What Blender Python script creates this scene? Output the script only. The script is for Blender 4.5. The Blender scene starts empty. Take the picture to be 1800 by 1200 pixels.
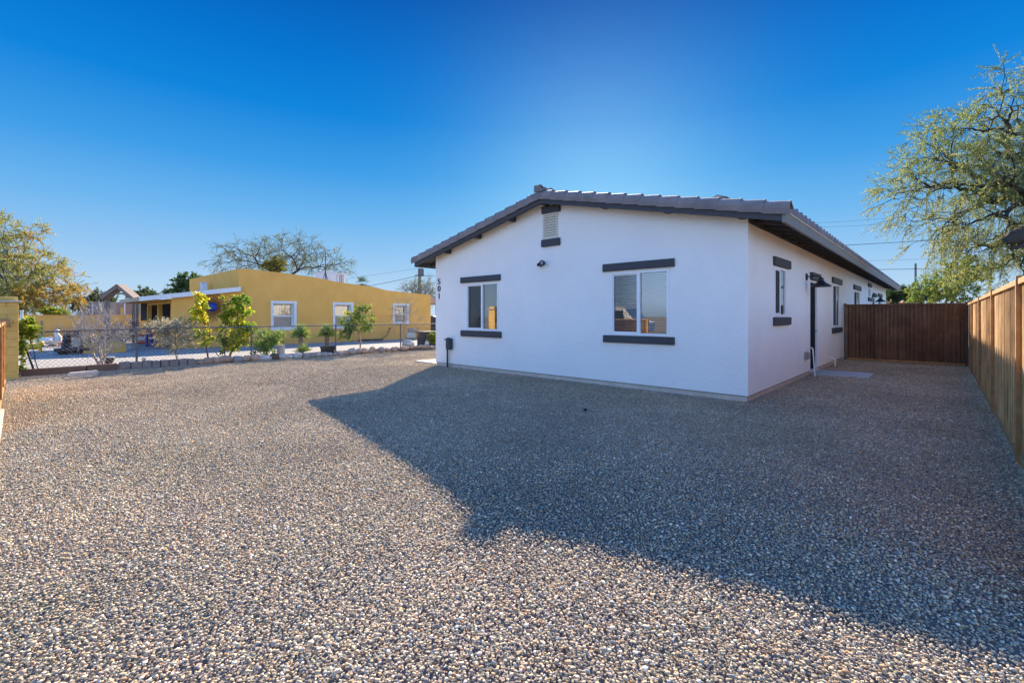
import bpy, bmesh, math, random
import numpy as np
from mathutils import Vector, Matrix

random.seed(7)
RNG = np.random.default_rng(11)
SC = bpy.context.scene
COL = SC.collection
R = math.radians

# ------------------------------------------------------------------ camera
F, HX, HY, CH = 810.0, 900.0, 555.0, 1.40      # focal (px of 1800), horizon, eye height
CR, CF = (0.7315, 0.6818), (-0.6818, 0.7315)   # camera right / forward on the ground
cam = bpy.data.cameras.new('camera')
cam_o = bpy.data.objects.new('camera', cam); COL.objects.link(cam_o)
cam_o.location = (0, 0, CH)
cam_o.rotation_euler = (R(90), 0, math.atan2(0.6818, 0.7315))
cam.sensor_width = 36; cam.lens = 36 * F / 1800; cam.shift_y = -45 / 1800
cam.clip_start = 0.05; cam.clip_end = 2000
SC.camera = cam_o

def at(px, py, z):            # a point at a given depth
    r = (px - HX) / F * z
    return Vector((r * CR[0] + z * CF[0], r * CR[1] + z * CF[1], CH + (HY - py) / F * z))
def gnd(px, py, h=0.0):
    return at(px, py, F * (CH - h) / (py - HY))
def onX(px, X):               # Y on a wall plane X=const
    k = (px - HX) / F
    return X * (CR[0] + CR[1] * k) / (CR[0] * k - CR[1])
def onY(px, Y):
    k = (px - HX) / F
    return Y * (CR[0] * k - CR[1]) / (CR[0] + CR[1] * k)
def depth(X, Y): return X * CF[0] + Y * CF[1]
def hgt(X, Y, py): return CH + (HY - py) / F * depth(X, Y)
def gz(x):
    t = min(1, max(0, (-x - 10.8) / 4.5)); return -0.13 * t * t * (3 - 2 * t)

RELIEF = ((-2.7,1.9,.075,2.2),(0.7,2.6,-.05,1.1),(-8.2,3.7,-.06,2.0),(-5.2,5.0,.03,1.6))
def gh(x, y):                 # gentle swells in the raked gravel, shaped to steer the house shadow's edge
    return gz(x) + sum(a*math.exp(-((x-cx)**2+(y-cy)**2)/(s*s)) for cx,cy,a,s in RELIEF)

# ------------------------------------------------------------------ objects
ORIG = {}
def thing(name, label, cat, loc=(0, 0, 0), group=None):
    o = bpy.data.objects.new(name, None); COL.objects.link(o)
    o.empty_display_size = 0.2
    o.location = loc; ORIG[o.name] = Vector(loc)
    o['label'] = label; o['category'] = cat
    if group: o['group'] = group
    return o
def tag(o, label, cat, group=None):
    o['label'] = label; o['category'] = cat
    if group: o['group'] = group
    return o
def struct(o, kind='structure'):
    o['kind'] = kind; return o

class MB:
    def __init__(s): s.v = []; s.f = []; s.c = []; s.sm = False
    def add(s, vs, fs, col=None):
        b = len(s.v); s.v += [tuple(v) for v in vs]; s.f += [tuple(i + b for i in f) for f in fs]
        if col is not None: s.c += [col] * len(vs)
        return s
    def box(s, x0, x1, y0, y1, z0, z1, col=None):
        vs = [(x0,y0,z0),(x1,y0,z0),(x1,y1,z0),(x0,y1,z0),(x0,y0,z1),(x1,y0,z1),(x1,y1,z1),(x0,y1,z1)]
        return s.add(vs, [(3,2,1,0),(4,5,6,7),(0,1,5,4),(1,2,6,5),(2,3,7,6),(3,0,4,7)], col)
    def bbox(s, x0, x1, y0, y1, z0, z1, b=0.01, jit=0.0):   # chamfered box
        bm = bmesh.new(); bmesh.ops.create_cube(bm, size=1)
        for v in bm.verts:
            v.co = ((x0+x1)/2 + v.co.x*(x1-x0) + random.uniform(-jit,jit), (y0+y1)/2 + v.co.y*(y1-y0)+ random.uniform(-jit,jit), (z0+z1)/2 + v.co.z*(z1-z0)+ random.uniform(-jit,jit))
        bmesh.ops.bevel(bm, geom=list(bm.edges), offset=b, segments=2, affect='EDGES', profile=0.5)
        return s.frombm(bm)
    def frombm(s, bm, M=None):
        bm.verts.index_update()
        vs = [tuple((M @ v.co) if M else v.co) for v in bm.verts]
        s.add(vs, [[v.index for v in f.verts] for f in bm.faces]); bm.free(); return s
    def tube(s, pts, rad, n=8, cap=True):
        pts = [Vector(p) for p in pts]; k = len(pts)
        if not hasattr(rad, '__len__'): rad = [rad] * k
        vs = []; prev = None
        for i in range(k):
            t = (pts[min(i+1,k-1)] - pts[max(i-1,0)])
            t = t.normalized() if t.length > 1e-9 else Vector((0,0,1))
            if prev is None:
                a = Vector((0,0,1)) if abs(t.z) < 0.9 else Vector((1,0,0))
                u = t.cross(a).normalized()
            else:
                u = (prev - t * prev.dot(t)); u = u.normalized() if u.length > 1e-6 else t.orthogonal().normalized()
            prev = u; w = t.cross(u)
            for j in range(n):
                a = 2*math.pi*j/n
                vs.append(pts[i] + (u*math.cos(a) + w*math.sin(a)) * rad[i])
        fs = [(i*n+j, i*n+(j+1)%n, (i+1)*n+(j+1)%n, (i+1)*n+j) for i in range(k-1) for j in range(n)]
        if cap: fs += [tuple(range(n-1,-1,-1)), tuple((k-1)*n+j for j in range(n))]
        return s.add(vs, fs)
    def lathe(s, prof, c=(0,0,0), n=24, M=None):   # prof: (r,z)
        vs = []; k = len(prof)
        for r, z in prof:
            for j in range(n):
                a = 2*math.pi*j/n; p = Vector((r*math.cos(a), r*math.sin(a), z))
                if M: p = M @ p
                vs.append(p + Vector(c))
        fs = [(i*n+j, i*n+(j+1)%n, (i+1)*n+(j+1)%n, (i+1)*n+j) for i in range(k-1) for j in range(n)]
        fs += [tuple(range(n-1,-1,-1)), tuple((k-1)*n+j for j in range(n))]
        return s.add(vs, fs)
    def blob(s, c, r, seed=0, sub=2, amp=0.15, col=None):
        bm = bmesh.new(); bmesh.ops.create_icosphere(bm, subdivisions=sub, radius=1)
        rr = random.Random(seed); ks = [(Vector((rr.gauss(0,1),rr.gauss(0,1),rr.gauss(0,1)))*1.3, rr.uniform(0,6)) for _ in range(6)]
        for v in bm.verts:
            d = sum(math.sin(v.co.dot(k)+p) for k, p in ks)/6
            v.co = v.co * (1 + amp*d*2)
            v.co = Vector((c[0]+v.co.x*r[0], c[1]+v.co.y*r[1], c[2]+v.co.z*r[2]))
        return s.frombm(bm)
    def build(s, name, mat, parent=None, smooth=False, label=None):
        me = bpy.data.meshes.new(name)
        o = bpy.data.objects.new(name, me); COL.objects.link(o)
        off = Vector((0,0,0))
        if parent is not None:
            o.parent = parent; off = ORIG[parent.name]
        ORIG[o.name] = off
        me.from_pydata([(v[0]-off[0], v[1]-off[1], v[2]-off[2]) for v in s.v], [], s.f)
        if s.c:
            a = me.color_attributes.new('col', 'FLOAT_COLOR', 'POINT')
            a.data.foreach_set('color', np.array([(*c[:3], 1) for c in s.c], dtype=np.float32).ravel())
        me.materials.append(mat)
        if smooth: me.polygons.foreach_set('use_smooth', [True]*len(me.polygons))
        me.update()
        if label: o['label'] = label
        return o
    def top(s, name, mat, label, cat, group=None, smooth=False):   # a one-mesh thing with its origin at its base
        xs = np.array([tuple(v) for v in s.v]); c = Vector(((xs[:,0].min()+xs[:,0].max())/2, (xs[:,1].min()+xs[:,1].max())/2, xs[:,2].min()))
        s.v = [(v[0]-c[0], v[1]-c[1], v[2]-c[2]) for v in s.v]
        o = s.build(name, mat, None, smooth); o.location = c
        return tag(o, label, cat, group)

# ------------------------------------------------------------------ materials
def nodes(name):
    m = bpy.data.materials.new(name); m.use_nodes = True
    t = m.node_tree; b = t.nodes['Principled BSDF']
    return m, t, b
def N(t, typ, **kw):
    n = t.nodes.new(typ)
    for k, v in kw.items():
        if k.startswith('_'): setattr(n, k[1:], v)
        else: n.inputs[k].default_value = v
    return n
def wpos(t): return N(t, 'ShaderNodeNewGeometry').outputs['Position']
def pmat(name, c, rough=0.8, var=0.15, scale=6.0, bump=0.0, bscale=80.0, metal=0.0, c2=None, stretch=None, spec=0.3, detail=4.0):
    m, t, b = nodes(name)
    p = wpos(t)
    if stretch:
        mp = N(t, 'ShaderNodeMapping'); mp.inputs['Scale'].default_value = stretch
        t.links.new(p, mp.inputs['Vector']); pv = mp.outputs[0]
    else: pv = p
    n = N(t, 'ShaderNodeTexNoise', Scale=scale, Detail=detail, Roughness=0.6); t.links.new(pv, n.inputs['Vector'])
    c2 = c2 or tuple(max(0, x*(1-2*var)) for x in c)
    c1 = tuple(min(1, x*(1+var)) for x in c) if c2 is None else c
    mx = N(t, 'ShaderNodeMix', _data_type='RGBA')
    rr = N(t, 'ShaderNodeMapRange'); rr.inputs[1].default_value = 0.32; rr.inputs[2].default_value = 0.68
    t.links.new(n.outputs[0], rr.inputs[0]); t.links.new(rr.outputs[0], mx.inputs[0])
    mx.inputs[6].default_value = (*c1, 1); mx.inputs[7].default_value = (*c2, 1)
    t.links.new(mx.outputs[2], b.inputs['Base Color'])
    b.inputs['Roughness'].default_value = rough; b.inputs['Metallic'].default_value = metal
    b.inputs['Specular IOR Level'].default_value = spec
    if bump:
        n2 = N(t, 'ShaderNodeTexNoise', Scale=bscale, Detail=3.0); t.links.new(pv if not stretch else p, n2.inputs['Vector'])
        bp = N(t, 'ShaderNodeBump', Strength=bump, Distance=0.01); t.links.new(n2.outputs[0], bp.inputs['Height'])
        t.links.new(bp.outputs[0], b.inputs['Normal'])
    return m
def leafmat(name, trans=0.5, rough=0.6):
    m, t, b = nodes(name)
    a = N(t, 'ShaderNodeAttribute', _attribute_name='col')
    d = N(t, 'ShaderNodeBsdfDiffuse'); tr = N(t, 'ShaderNodeBsdfTranslucent'); g = N(t, 'ShaderNodeBsdfGlossy', Roughness=0.45)
    mx = N(t, 'ShaderNodeMixShader'); mx.inputs[0].default_value = trans
    m2 = N(t, 'ShaderNodeMixShader'); m2.inputs[0].default_value = 0.03
    t.links.new(a.outputs['Color'], d.inputs['Color']); t.links.new(a.outputs['Color'], tr.inputs['Color'])
    t.links.new(d.outputs[0], mx.inputs[1]); t.links.new(tr.outputs[0], mx.inputs[2])
    t.links.new(mx.outputs[0], m2.inputs[1]); t.links.new(g.outputs[0], m2.inputs[2])
    t.links.new(m2.outputs[0], t.nodes['Material Output'].inputs['Surface'])
    t.nodes.remove(b)
    return m
def attrmat(name, rough=0.85, nz=0.25, nscale=120):
    m, t, b = nodes(name)
    a = N(t, 'ShaderNodeAttribute', _attribute_name='col')
    n = N(t, 'ShaderNodeTexNoise', Scale=nscale, Detail=3.0); t.links.new(wpos(t), n.inputs['Vector'])
    mr = N(t, 'ShaderNodeMapRange'); mr.inputs[3].default_value = 1-nz; mr.inputs[4].default_value = 1+nz
    t.links.new(n.outputs[0], mr.inputs[0])
    mx = N(t, 'ShaderNodeMix', _data_type='RGBA', _blend_type='MULTIPLY'); mx.inputs[0].default_value = 1
    t.links.new(a.outputs['Color'], mx.inputs[6]); t.links.new(mr.outputs[0], mx.inputs[7])
    t.links.new(mx.outputs[2], b.inputs['Base Color']); b.inputs['Roughness'].default_value = rough
    b.inputs['Specular IOR Level'].default_value = 0.25
    return m
def glassmat(name, tint=(0.85,0.9,0.92), refl=0.0):
    m, t, b = nodes(name)
    tr = N(t, 'ShaderNodeBsdfTransparent'); tr.inputs[0].default_value = (*tint, 1)
    g = N(t, 'ShaderNodeBsdfGlossy', Roughness=0.0); g.inputs[0].default_value = (1,1,1,1)
    fr = N(t, 'ShaderNodeFresnel', IOR=3.1)
    nz = N(t, 'ShaderNodeTexNoise', Scale=1.2, Detail=1.0); t.links.new(wpos(t), nz.inputs['Vector'])
    bp = N(t, 'ShaderNodeBump', Strength=0.02, Distance=0.02); t.links.new(nz.outputs[0], bp.inputs['Height'])
    t.links.new(bp.outputs[0], g.inputs['Normal'])
    mx = N(t, 'ShaderNodeMixShader')
    t.links.new(fr.outputs[0], mx.inputs[0]); t.links.new(tr.outputs[0], mx.inputs[1]); t.links.new(g.outputs[0], mx.inputs[2])
    t.links.new(mx.outputs[0], t.nodes['Material Output'].inputs['Surface']); t.nodes.remove(b)
    return m
def rustmat(name, dark, mid, bright, pitch=1.0, rough=0.7):
    # weathered steel: tone differs from rib to rib and in vertical runs
    m, t, b = nodes(name)
    p = wpos(t)
    mp = N(t, 'ShaderNodeMapping'); mp.inputs['Scale'].default_value = (14, 14, 0.35); t.links.new(p, mp.inputs['Vector'])
    n1 = N(t, 'ShaderNodeTexNoise', Scale=pitch, Detail=4.0, Roughness=0.7); t.links.new(mp.outputs[0], n1.inputs['Vector'])
    n2 = N(t, 'ShaderNodeTexNoise', Scale=2.2, Detail=5.0, Roughness=0.65); t.links.new(p, n2.inputs['Vector'])
    ad = N(t, 'ShaderNodeMath', _operation='ADD'); t.links.new(n1.outputs[0], ad.inputs[0]); t.links.new(n2.outputs[0], ad.inputs[1])
    ml = N(t, 'ShaderNodeMath', _operation='MULTIPLY'); ml.inputs[1].default_value = 0.5; t.links.new(ad.outputs[0], ml.inputs[0])
    cr = N(t, 'ShaderNodeValToRGB'); e = cr.color_ramp.elements
    e[0].position = 0.36; e[0].color = (*dark, 1); e[1].position = 0.66; e[1].color = (*bright, 1)
    q = e.new(0.5); q.color = (*mid, 1)
    t.links.new(ml.outputs[0], cr.inputs[0]); t.links.new(cr.outputs[0], b.inputs['Base Color'])
    b.inputs['Roughness'].default_value = rough; b.inputs['Specular IOR Level'].default_value = 0.3
    n3 = N(t, 'ShaderNodeTexNoise', Scale=90.0, Detail=3.0); t.links.new(p, n3.inputs['Vector'])
    bp = N(t, 'ShaderNodeBump', Strength=0.15, Distance=0.004); t.links.new(n3.outputs[0], bp.inputs['Height']); t.links.new(bp.outputs[0], b.inputs['Normal'])
    return m

M = {}
M['stucco'] = pmat('white_stucco', (0.835,0.83,0.80), 0.9, 0.0, 1.1, 0.95, 42, c2=(0.79,0.785,0.755), spec=0.15)
M['found'] = pmat('foundation_concrete', (0.62,0.56,0.49), 0.9, 0.1, 5, 0.3, 60)
M['trim'] = pmat('slate_paint', (0.060,0.063,0.072), 0.6, 0.08, 7, 0.12, 120)
M['fascia'] = pmat('lightened_slate_paint', (0.22,0.22,0.205), 0.6, 0.06, 5, 0.1, 90)  # slate trim paint with the right eave's glare mixed into its colour
M['tile'] = pmat('roof_tile_concrete', (0.26,0.225,0.215), 0.75, 0.1, 3.2, 0.4, 70, c2=(0.17,0.148,0.148))
M['cream'] = pmat('cream_metal', (0.66,0.60,0.48), 0.6, 0.04, 5)
M['vinyl'] = pmat('white_vinyl', (0.80,0.81,0.82), 0.4, 0.02, 4, spec=0.5)
M['glass'] = glassmat('window_glass')
M['screen'] = pmat('dark_screen', (0.09,0.095,0.105), 0.8, 0.1, 40)
M['blind'] = pmat('blind_slat', (0.75,0.75,0.74), 0.6, 0.05, 5)
M['doorpaint'] = pmat('door_paint', (0.022,0.027,0.036), 0.95, 0.06, 6, spec=0.05)
M['inside'] = pmat('dark_interior', (0.012,0.013,0.016), 0.9, 0.1, 3)  # near-black colour stands in for unlit rooms, openings and gaps
M['black'] = pmat('black_metal', (0.013,0.013,0.015), 0.45, 0.05, 20, spec=0.5)
M['greybox'] = pmat('grey_plastic', (0.28,0.28,0.29), 0.5, 0.06, 10)
M['pvc'] = pmat('white_pvc', (0.78,0.78,0.76), 0.4, 0.03, 8)
M['green'] = pmat('green_paint_metal', (0.035,0.055,0.065), 0.5, 0.1, 12)
M['rust'] = rustmat('rusted_steel', (0.15,0.085,0.042), (0.54,0.30,0.115), (0.80,0.53,0.26))
M['rustd'] = rustmat('dark_rusted_steel', (0.085,0.045,0.028), (0.15,0.082,0.048), (0.25,0.145,0.088))
M['rustrail'] = pmat('rust_frame', (0.46,0.25,0.10), 0.7, 0.15, 9, 0.15, 90, c2=(0.30,0.15,0.055))
M['steel'] = pmat('galvanised_steel', (0.15,0.145,0.14), 0.7, 0.12, 25)
M['yellow'] = pmat('ochre_stucco', (0.86,0.46,0.12), 0.9, 0.06, 1.3, 0.5, 30, c2=(0.76,0.395,0.095), spec=0.15)
M['yblock'] = pmat('ochre_block', (0.74,0.45,0.12), 0.9, 0.08, 3, 0.4, 40)
M['ypaint'] = pmat('ochre_wood', (0.68,0.38,0.08), 0.7, 0.06, 5)
M['white'] = pmat('white_paint', (0.78,0.77,0.75), 0.6, 0.04, 5)
M['drive'] = pmat('driveway_concrete', (0.33,0.30,0.27), 0.9, 0.06, 0.8, 0.2, 40, c2=(0.275,0.25,0.225))
M['pad'] = pmat('pad_concrete', (0.55,0.47,0.38), 0.9, 0.06, 2, 0.3, 50, c2=(0.46,0.39,0.31))
M['landing'] = pmat('landing_slab', (0.44,0.41,0.38), 0.8, 0.1, 3, 0.3, 60, stretch=(2,10,2), c2=(0.32,0.30,0.28))
M['block'] = pmat('retaining_block', (0.30,0.255,0.225), 0.95, 0.12, 6, 0.6, 45, c2=(0.21,0.175,0.155))
M['tie'] = pmat('timber_edging', (0.23,0.14,0.095), 0.9, 0.15, 5, 0.5, 50, stretch=(8,1.2,8))
M['rock'] = attrmat('border_rock', 0.9, 0.3, 18)
M['leaf'] = leafmat('leaf')
M['flower'] = leafmat('succulent_leaf', 0.25)
M['bark'] = pmat('bark', (0.085,0.068,0.056), 0.95, 0.2, 18, 0.6, 40)
M['barkg'] = pmat('grey_bark', (0.22,0.195,0.175), 0.9, 0.15, 20, 0.5, 60)
M['barkw'] = pmat('pale_twig', (0.40,0.36,0.335), 0.9, 0.12, 20)
M['barkt'] = pmat('tan_twig', (0.42,0.34,0.24), 0.9, 0.12, 20)
M['wood'] = pmat('weathered_wood', (0.26,0.20,0.165), 0.85, 0.15, 6, 0.4, 50, stretch=(6,6,1))
M['pot'] = pmat('dark_pot', (0.035,0.036,0.042), 0.6, 0.1, 8)
M['red'] = pmat('red_plastic', (0.52,0.025,0.018), 0.4, 0.05, 6, spec=0.5)
M['blue'] = pmat('cobalt_blue', (0.008,0.035,0.26), 0.35, 0.05, 6, spec=0.5)
M['navy'] = pmat('navy_plastic', (0.015,0.022,0.055), 0.4, 0.08, 6, spec=0.5)
M['copper'] = pmat('bronze_rays', (0.26,0.12,0.03), 0.5, 0.1, 10)
M['toyyellow'] = pmat('yellow_enamel', (0.72,0.46,0.02), 0.5, 0.05, 8)
M['goose'] = pmat('white_ceramic', (0.74,0.70,0.66), 0.5, 0.06, 8)
M['orange'] = pmat('orange_beak', (0.65,0.2,0.03), 0.5, 0.05, 8)
M['acbox'] = pmat('cooler_metal', (0.62,0.66,0.70), 0.5, 0.05, 4)
M['polewood'] = pmat('pole_wood', (0.20,0.165,0.11), 0.9, 0.15, 8)
M['pane2'] = pmat('window_film', (0.17,0.17,0.19), 0.12, 0.15, 9, spec=0.8)
M['orangeroof'] = pmat('orange_roof', (0.50,0.19,0.075), 0.8, 0.1, 4)
M['tan'] = pmat('tan_stucco', (0.46,0.36,0.26), 0.9, 0.06, 3)
M['asphalt'] = pmat('asphalt', (0.06,0.06,0.062), 0.9, 0.1, 4, 0.2, 60)

# ------------------------------------------------------------------ ground
def ground_material():
    m, t, b = nodes('dry_earth')
    p = wpos(t)
    n = N(t, 'ShaderNodeTexNoise', Scale=0.5, Detail=6.0); t.links.new(p, n.inputs['Vector'])
    v = N(t, 'ShaderNodeTexVoronoi', Scale=38.0); t.links.new(p, v.inputs['Vector'])
    cr = N(t, 'ShaderNodeValToRGB'); e = cr.color_ramp.elements
    e[0].position = 0.0; e[0].color = (0.15,0.125,0.10,1); e[1].position = 1; e[1].color = (0.30,0.26,0.21,1)
    sx = N(t, 'ShaderNodeSeparateColor'); t.links.new(v.outputs['Color'], sx.inputs[0])
    t.links.new(sx.outputs[0], cr.inputs[0])
    mx = N(t, 'ShaderNodeMix', _data_type='RGBA', _blend_type='MULTIPLY'); mx.inputs[0].default_value = 0.4
    t.links.new(cr.outputs[0], mx.inputs[6]); t.links.new(n.outputs[1], mx.inputs[7])
    t.links.new(mx.outputs[2], b.inputs['Base Color']); b.inputs['Roughness'].default_value = 0.95
    bp = N(t, 'ShaderNodeBump', Strength=0.7, Distance=0.02); t.links.new(v.outputs['Distance'], bp.inputs['Height']); bp.invert = True
    t.links.new(bp.outputs[0], b.inputs['Normal'])
    return m
g = MB()
xs = [-900,-300,-100,-40,-20] + [-18+.5*i for i in range(41)] + [5,20,60,200,600]
ys = [-600,-100,-20,-6] + [-3+.5*i for i in range(44)] + [25,40,100,300,900]
nx = len(xs)
g.v = [(x, y, gh(x,y) - 0.035) for y in ys for x in xs]
g.f = [(j*nx+i, j*nx+i+1, (j+1)*nx+i+1, (j+1)*nx+i) for j in range(len(ys)-1) for i in range(nx-1)]
struct(g.build('ground', ground_material()))

# gravel: a few one metre patches of loose stones, laid side by side by geometry nodes
def hull(seed):
    rr = random.Random(seed); bm = bmesh.new()
    for _ in range(13):
        v = Vector((rr.gauss(0,1), rr.gauss(0,1), rr.gauss(0,1))).normalized() * rr.uniform(0.8, 1.0)
        bm.verts.new(v)
    r = bmesh.ops.convex_hull(bm, input=bm.verts)
    bad = [x for x in r['geom_interior'] if isinstance(x, bmesh.types.BMVert)]
    bmesh.ops.delete(bm, geom=bad, context='VERTS')
    bm.verts.index_update()
    V = np.array([v.co[:] for v in bm.verts]); Fc = np.array([[v.index for v in f.verts] for f in bm.faces]); bm.free()
    return V, Fc
HULLS = [hull(i) for i in range(16)]
PAL = np.array([(0.46,0.36,0.245),(0.37,0.295,0.22),(0.29,0.25,0.20),(0.54,0.44,0.32),(0.20,0.18,0.16),(0.40,0.26,0.155),(0.31,0.185,0.11),(0.60,0.53,0.43),(0.13,0.125,0.125),(0.43,0.32,0.225),(0.33,0.285,0.225),(0.24,0.25,0.255)])
PAL = PAL*np.array([1.20,1.16,1.07])
PALW = np.array([3,3,3,2.4,2,1.6,0.8,1.5,1.4,2,3,1.4]); PALW = PALW/PALW.sum()
def patch(seed):
    rg = np.random.default_rng(seed)
    V, Fs, C = [], [], []; base = 0
    lay = []
    for sp, zz, keep, s0, s1 in ((0.0165, -0.004, 1.0, 0.0062, 0.0112), (0.0205, 0.004, 0.8, 0.0058, 0.0165)):
        n = int(round(1/sp)); gx, gy = np.meshgrid(np.arange(n), np.arange(n))
        px = (gx.ravel() + rg.uniform(-0.1,1.1,n*n))/n - 0.5; py = (gy.ravel() + rg.uniform(-0.1,1.1,n*n))/n - 0.5
        k = rg.uniform(size=n*n) < keep
        px, py = px[k], py[k]; m = len(px)
        lay.append((px, py, zz + rg.uniform(-0.004,0.005,m), s0 + (s1-s0)*rg.beta(1.1,3.0,m)))
    X = np.concatenate([l[0] for l in lay]); Y = np.concatenate([l[1] for l in lay]); Z = np.concatenate([l[2] for l in lay]); S = np.concatenate([l[3] for l in lay])
    n = len(X)
    hid = rg.integers(0, len(HULLS), n)
    q = rg.normal(size=(n,4)); q /= np.linalg.norm(q,axis=1)[:,None]
    w,x,y,z = q.T
    RM = np.stack([1-2*(y*y+z*z),2*(x*y-z*w),2*(x*z+y*w),2*(x*y+z*w),1-2*(x*x+z*z),2*(y*z-x*w),2*(x*z-y*w),2*(y*z+x*w),1-2*(x*x+y*y)],1).reshape(n,3,3)
    an = rg.uniform(0.55,1.35,(n,3))
    col = PAL[rg.choice(len(PAL), n, p=PALW)] * rg.uniform(0.72,1.25,(n,1)) * rg.uniform(0.95,1.05,(n,3))
    for h in range(len(HULLS)):
        idx = np.where(hid == h)[0]
        if not len(idx): continue
        HV, HF = HULLS[h]
        vv = np.einsum('nij,nvj->nvi', RM[idx], HV[None]*an[idx][:,None,:]) * S[idx][:,None,None]
        vv[:,:,2] *= 0.62
        vv += np.stack([X[idx],Y[idx],Z[idx]],1)[:,None,:]
        V.append(vv.reshape(-1,3)); C.append(np.repeat(col[idx], len(HV), axis=0))
        Fs.append((HF[None] + (np.arange(len(idx))*len(HV))[:,None,None] + base).reshape(-1,3)); base += len(idx)*len(HV)
    return np.concatenate(V), np.concatenate(Fs), np.concatenate(C)
def npmesh(name, V, Fc, C=None, mat=None, k=3):
    me = bpy.data.meshes.new(name)
    me.vertices.add(len(V)); me.vertices.foreach_set('co', V.astype(np.float32).ravel())
    me.loops.add(len(Fc)*k); me.loops.foreach_set('vertex_index', Fc.astype(np.int32).ravel())
    me.polygons.add(len(Fc)); me.polygons.foreach_set('loop_start', np.arange(0,len(Fc)*k,k,dtype=np.int32))
    if C is not None:
        a = me.color_attributes.new('col','FLOAT_COLOR','POINT')
        a.data.foreach_set('color', np.concatenate([C, np.ones((len(C),1))],1).astype(np.float32).ravel())
    if mat: me.materials.append(mat)
    me.update(calc_edges=True); me.validate()
    return me
def gravel_material():
    m, t, b = nodes('gravel_stone')
    a = N(t, 'ShaderNodeAttribute', _attribute_name='col')
    p = wpos(t)
    n = N(t, 'ShaderNodeTexNoise', Scale=0.55, Detail=5.0, Roughness=0.6); t.links.new(p, n.inputs['Vector'])
    mr = N(t, 'ShaderNodeMapRange'); mr.inputs[1].default_value=0.3; mr.inputs[2].default_value=0.7; mr.inputs[3].default_value = 0.78; mr.inputs[4].default_value = 1.18
    t.links.new(n.outputs[0], mr.inputs[0])
    n2 = N(t, 'ShaderNodeTexNoise', Scale=160.0, Detail=3.0); t.links.new(p, n2.inputs['Vector'])
    m2 = N(t, 'ShaderNodeMapRange'); m2.inputs[3].default_value = 0.7; m2.inputs[4].default_value = 1.3; t.links.new(n2.outputs[0], m2.inputs[0])
    mu = N(t, 'ShaderNodeMath', _operation='MULTIPLY'); t.links.new(mr.outputs[0], mu.inputs[0]); t.links.new(m2.outputs[0], mu.inputs[1])
    mx = N(t, 'ShaderNodeMix', _data_type='RGBA', _blend_type='MULTIPLY'); mx.inputs[0].default_value = 1
    t.links.new(a.outputs['Color'], mx.inputs[6]); t.links.new(mu.outputs[0], mx.inputs[7])
    t.links.new(mx.outputs[2], b.inputs['Base Color']); b.inputs['Roughness'].default_value = 0.92
    b.inputs['Specular IOR Level'].default_value = 0.15
    return m
GM = gravel_material()
pcol = bpy.data.collections.new('gravel_patches')
for i in range(5):
    V, Fc, C = patch(100+i)
    po = bpy.data.objects.new('gravel_patch', npmesh('gravel_patch', V, Fc, C, GM)); pcol.objects.link(po)
def in_view(x, y):
    best = False
    for dx in (-0.8,0,0.8):
        for dy in (-0.8,0,0.8):
            z = depth(x+dx,y+dy); r = (x+dx)*CR[0] + (y+dy)*CR[1]
            if z > 0.4 and abs(r) < 1.14*z + 0.6: best = True
    return best
pts = []; rot = []; idx = []
for ix in range(-18, 1):
    for iy in range(-3, 20):
        x, y = ix + 0.06, iy + 0.0
        if x < -17.4 or x > 0.2: continue
        if -10.0 < x - 0.5 and x + 0.5 < -2.7 and y - 0.5 > 8.3: continue
        if x < -11 and y > 16: continue
        if y > 18: continue
        if not in_view(x, y): continue
        pts.append((x, y, gh(x,y)))
        gxx, gyy = (gh(x+.4,y)-gh(x-.4,y))/.8, (gh(x,y+.4)-gh(x,y-.4))/.8
        nn_ = Vector((-gxx,-gyy,1)).normalized(); ax_ = Vector((1,0,gxx)).normalized(); ay_ = nn_.cross(ax_)
        mt_ = Matrix(((ax_.x,ay_.x,nn_.x),(ax_.y,ay_.y,nn_.y),(ax_.z,ay_.z,nn_.z))) @ Matrix.Rotation(math.pi/2*random.randrange(4),3,'Z')
        rot += list(mt_.to_euler()); idx.append(random.randrange(5))
gp = bpy.data.meshes.new('gravel'); gp.from_pydata(pts, [], [])
ra = gp.attributes.new('turn','FLOAT_VECTOR','POINT'); ra.data.foreach_set('vector', rot)
ia = gp.attributes.new('pick','INT','POINT'); ia.data.foreach_set('value', idx)
gp.materials.append(GM)
go = bpy.data.objects.new('gravel', gp); COL.objects.link(go)
ng = bpy.data.node_groups.new('lay_gravel','GeometryNodeTree')
ng.interface.new_socket('Geometry', in_out='INPUT', socket_type='NodeSocketGeometry')
ng.interface.new_socket('Geometry', in_out='OUTPUT', socket_type='NodeSocketGeometry')
gi = ng.nodes.new('NodeGroupInput'); gout = ng.nodes.new('NodeGroupOutput')
ci = ng.nodes.new('GeometryNodeCollectionInfo'); ci.inputs['Collection'].default_value = pcol; ci.inputs['Separate Children'].default_value = True; ci.inputs['Reset Children'].default_value = True
ip = ng.nodes.new('GeometryNodeInstanceOnPoints'); ip.inputs['Pick Instance'].default_value = True
na = ng.nodes.new('GeometryNodeInputNamedAttribute'); na.data_type = 'FLOAT_VECTOR'; na.inputs['Name'].default_value = 'turn'
nb = ng.nodes.new('GeometryNodeInputNamedAttribute'); nb.data_type = 'INT'; nb.inputs['Name'].default_value = 'pick'
ng.links.new(gi.outputs[0], ip.inputs['Points']); ng.links.new(ci.outputs[0], ip.inputs['Instance'])
ng.links.new(nb.outputs['Attribute'], ip.inputs['Instance Index']); ng.links.new(na.outputs['Attribute'], ip.inputs['Rotation'])
ng.links.new(ip.outputs[0], gout.inputs[0])
md = go.modifiers.new('lay','NODES'); md.node_group = ng
struct(go, 'stuff')

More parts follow.
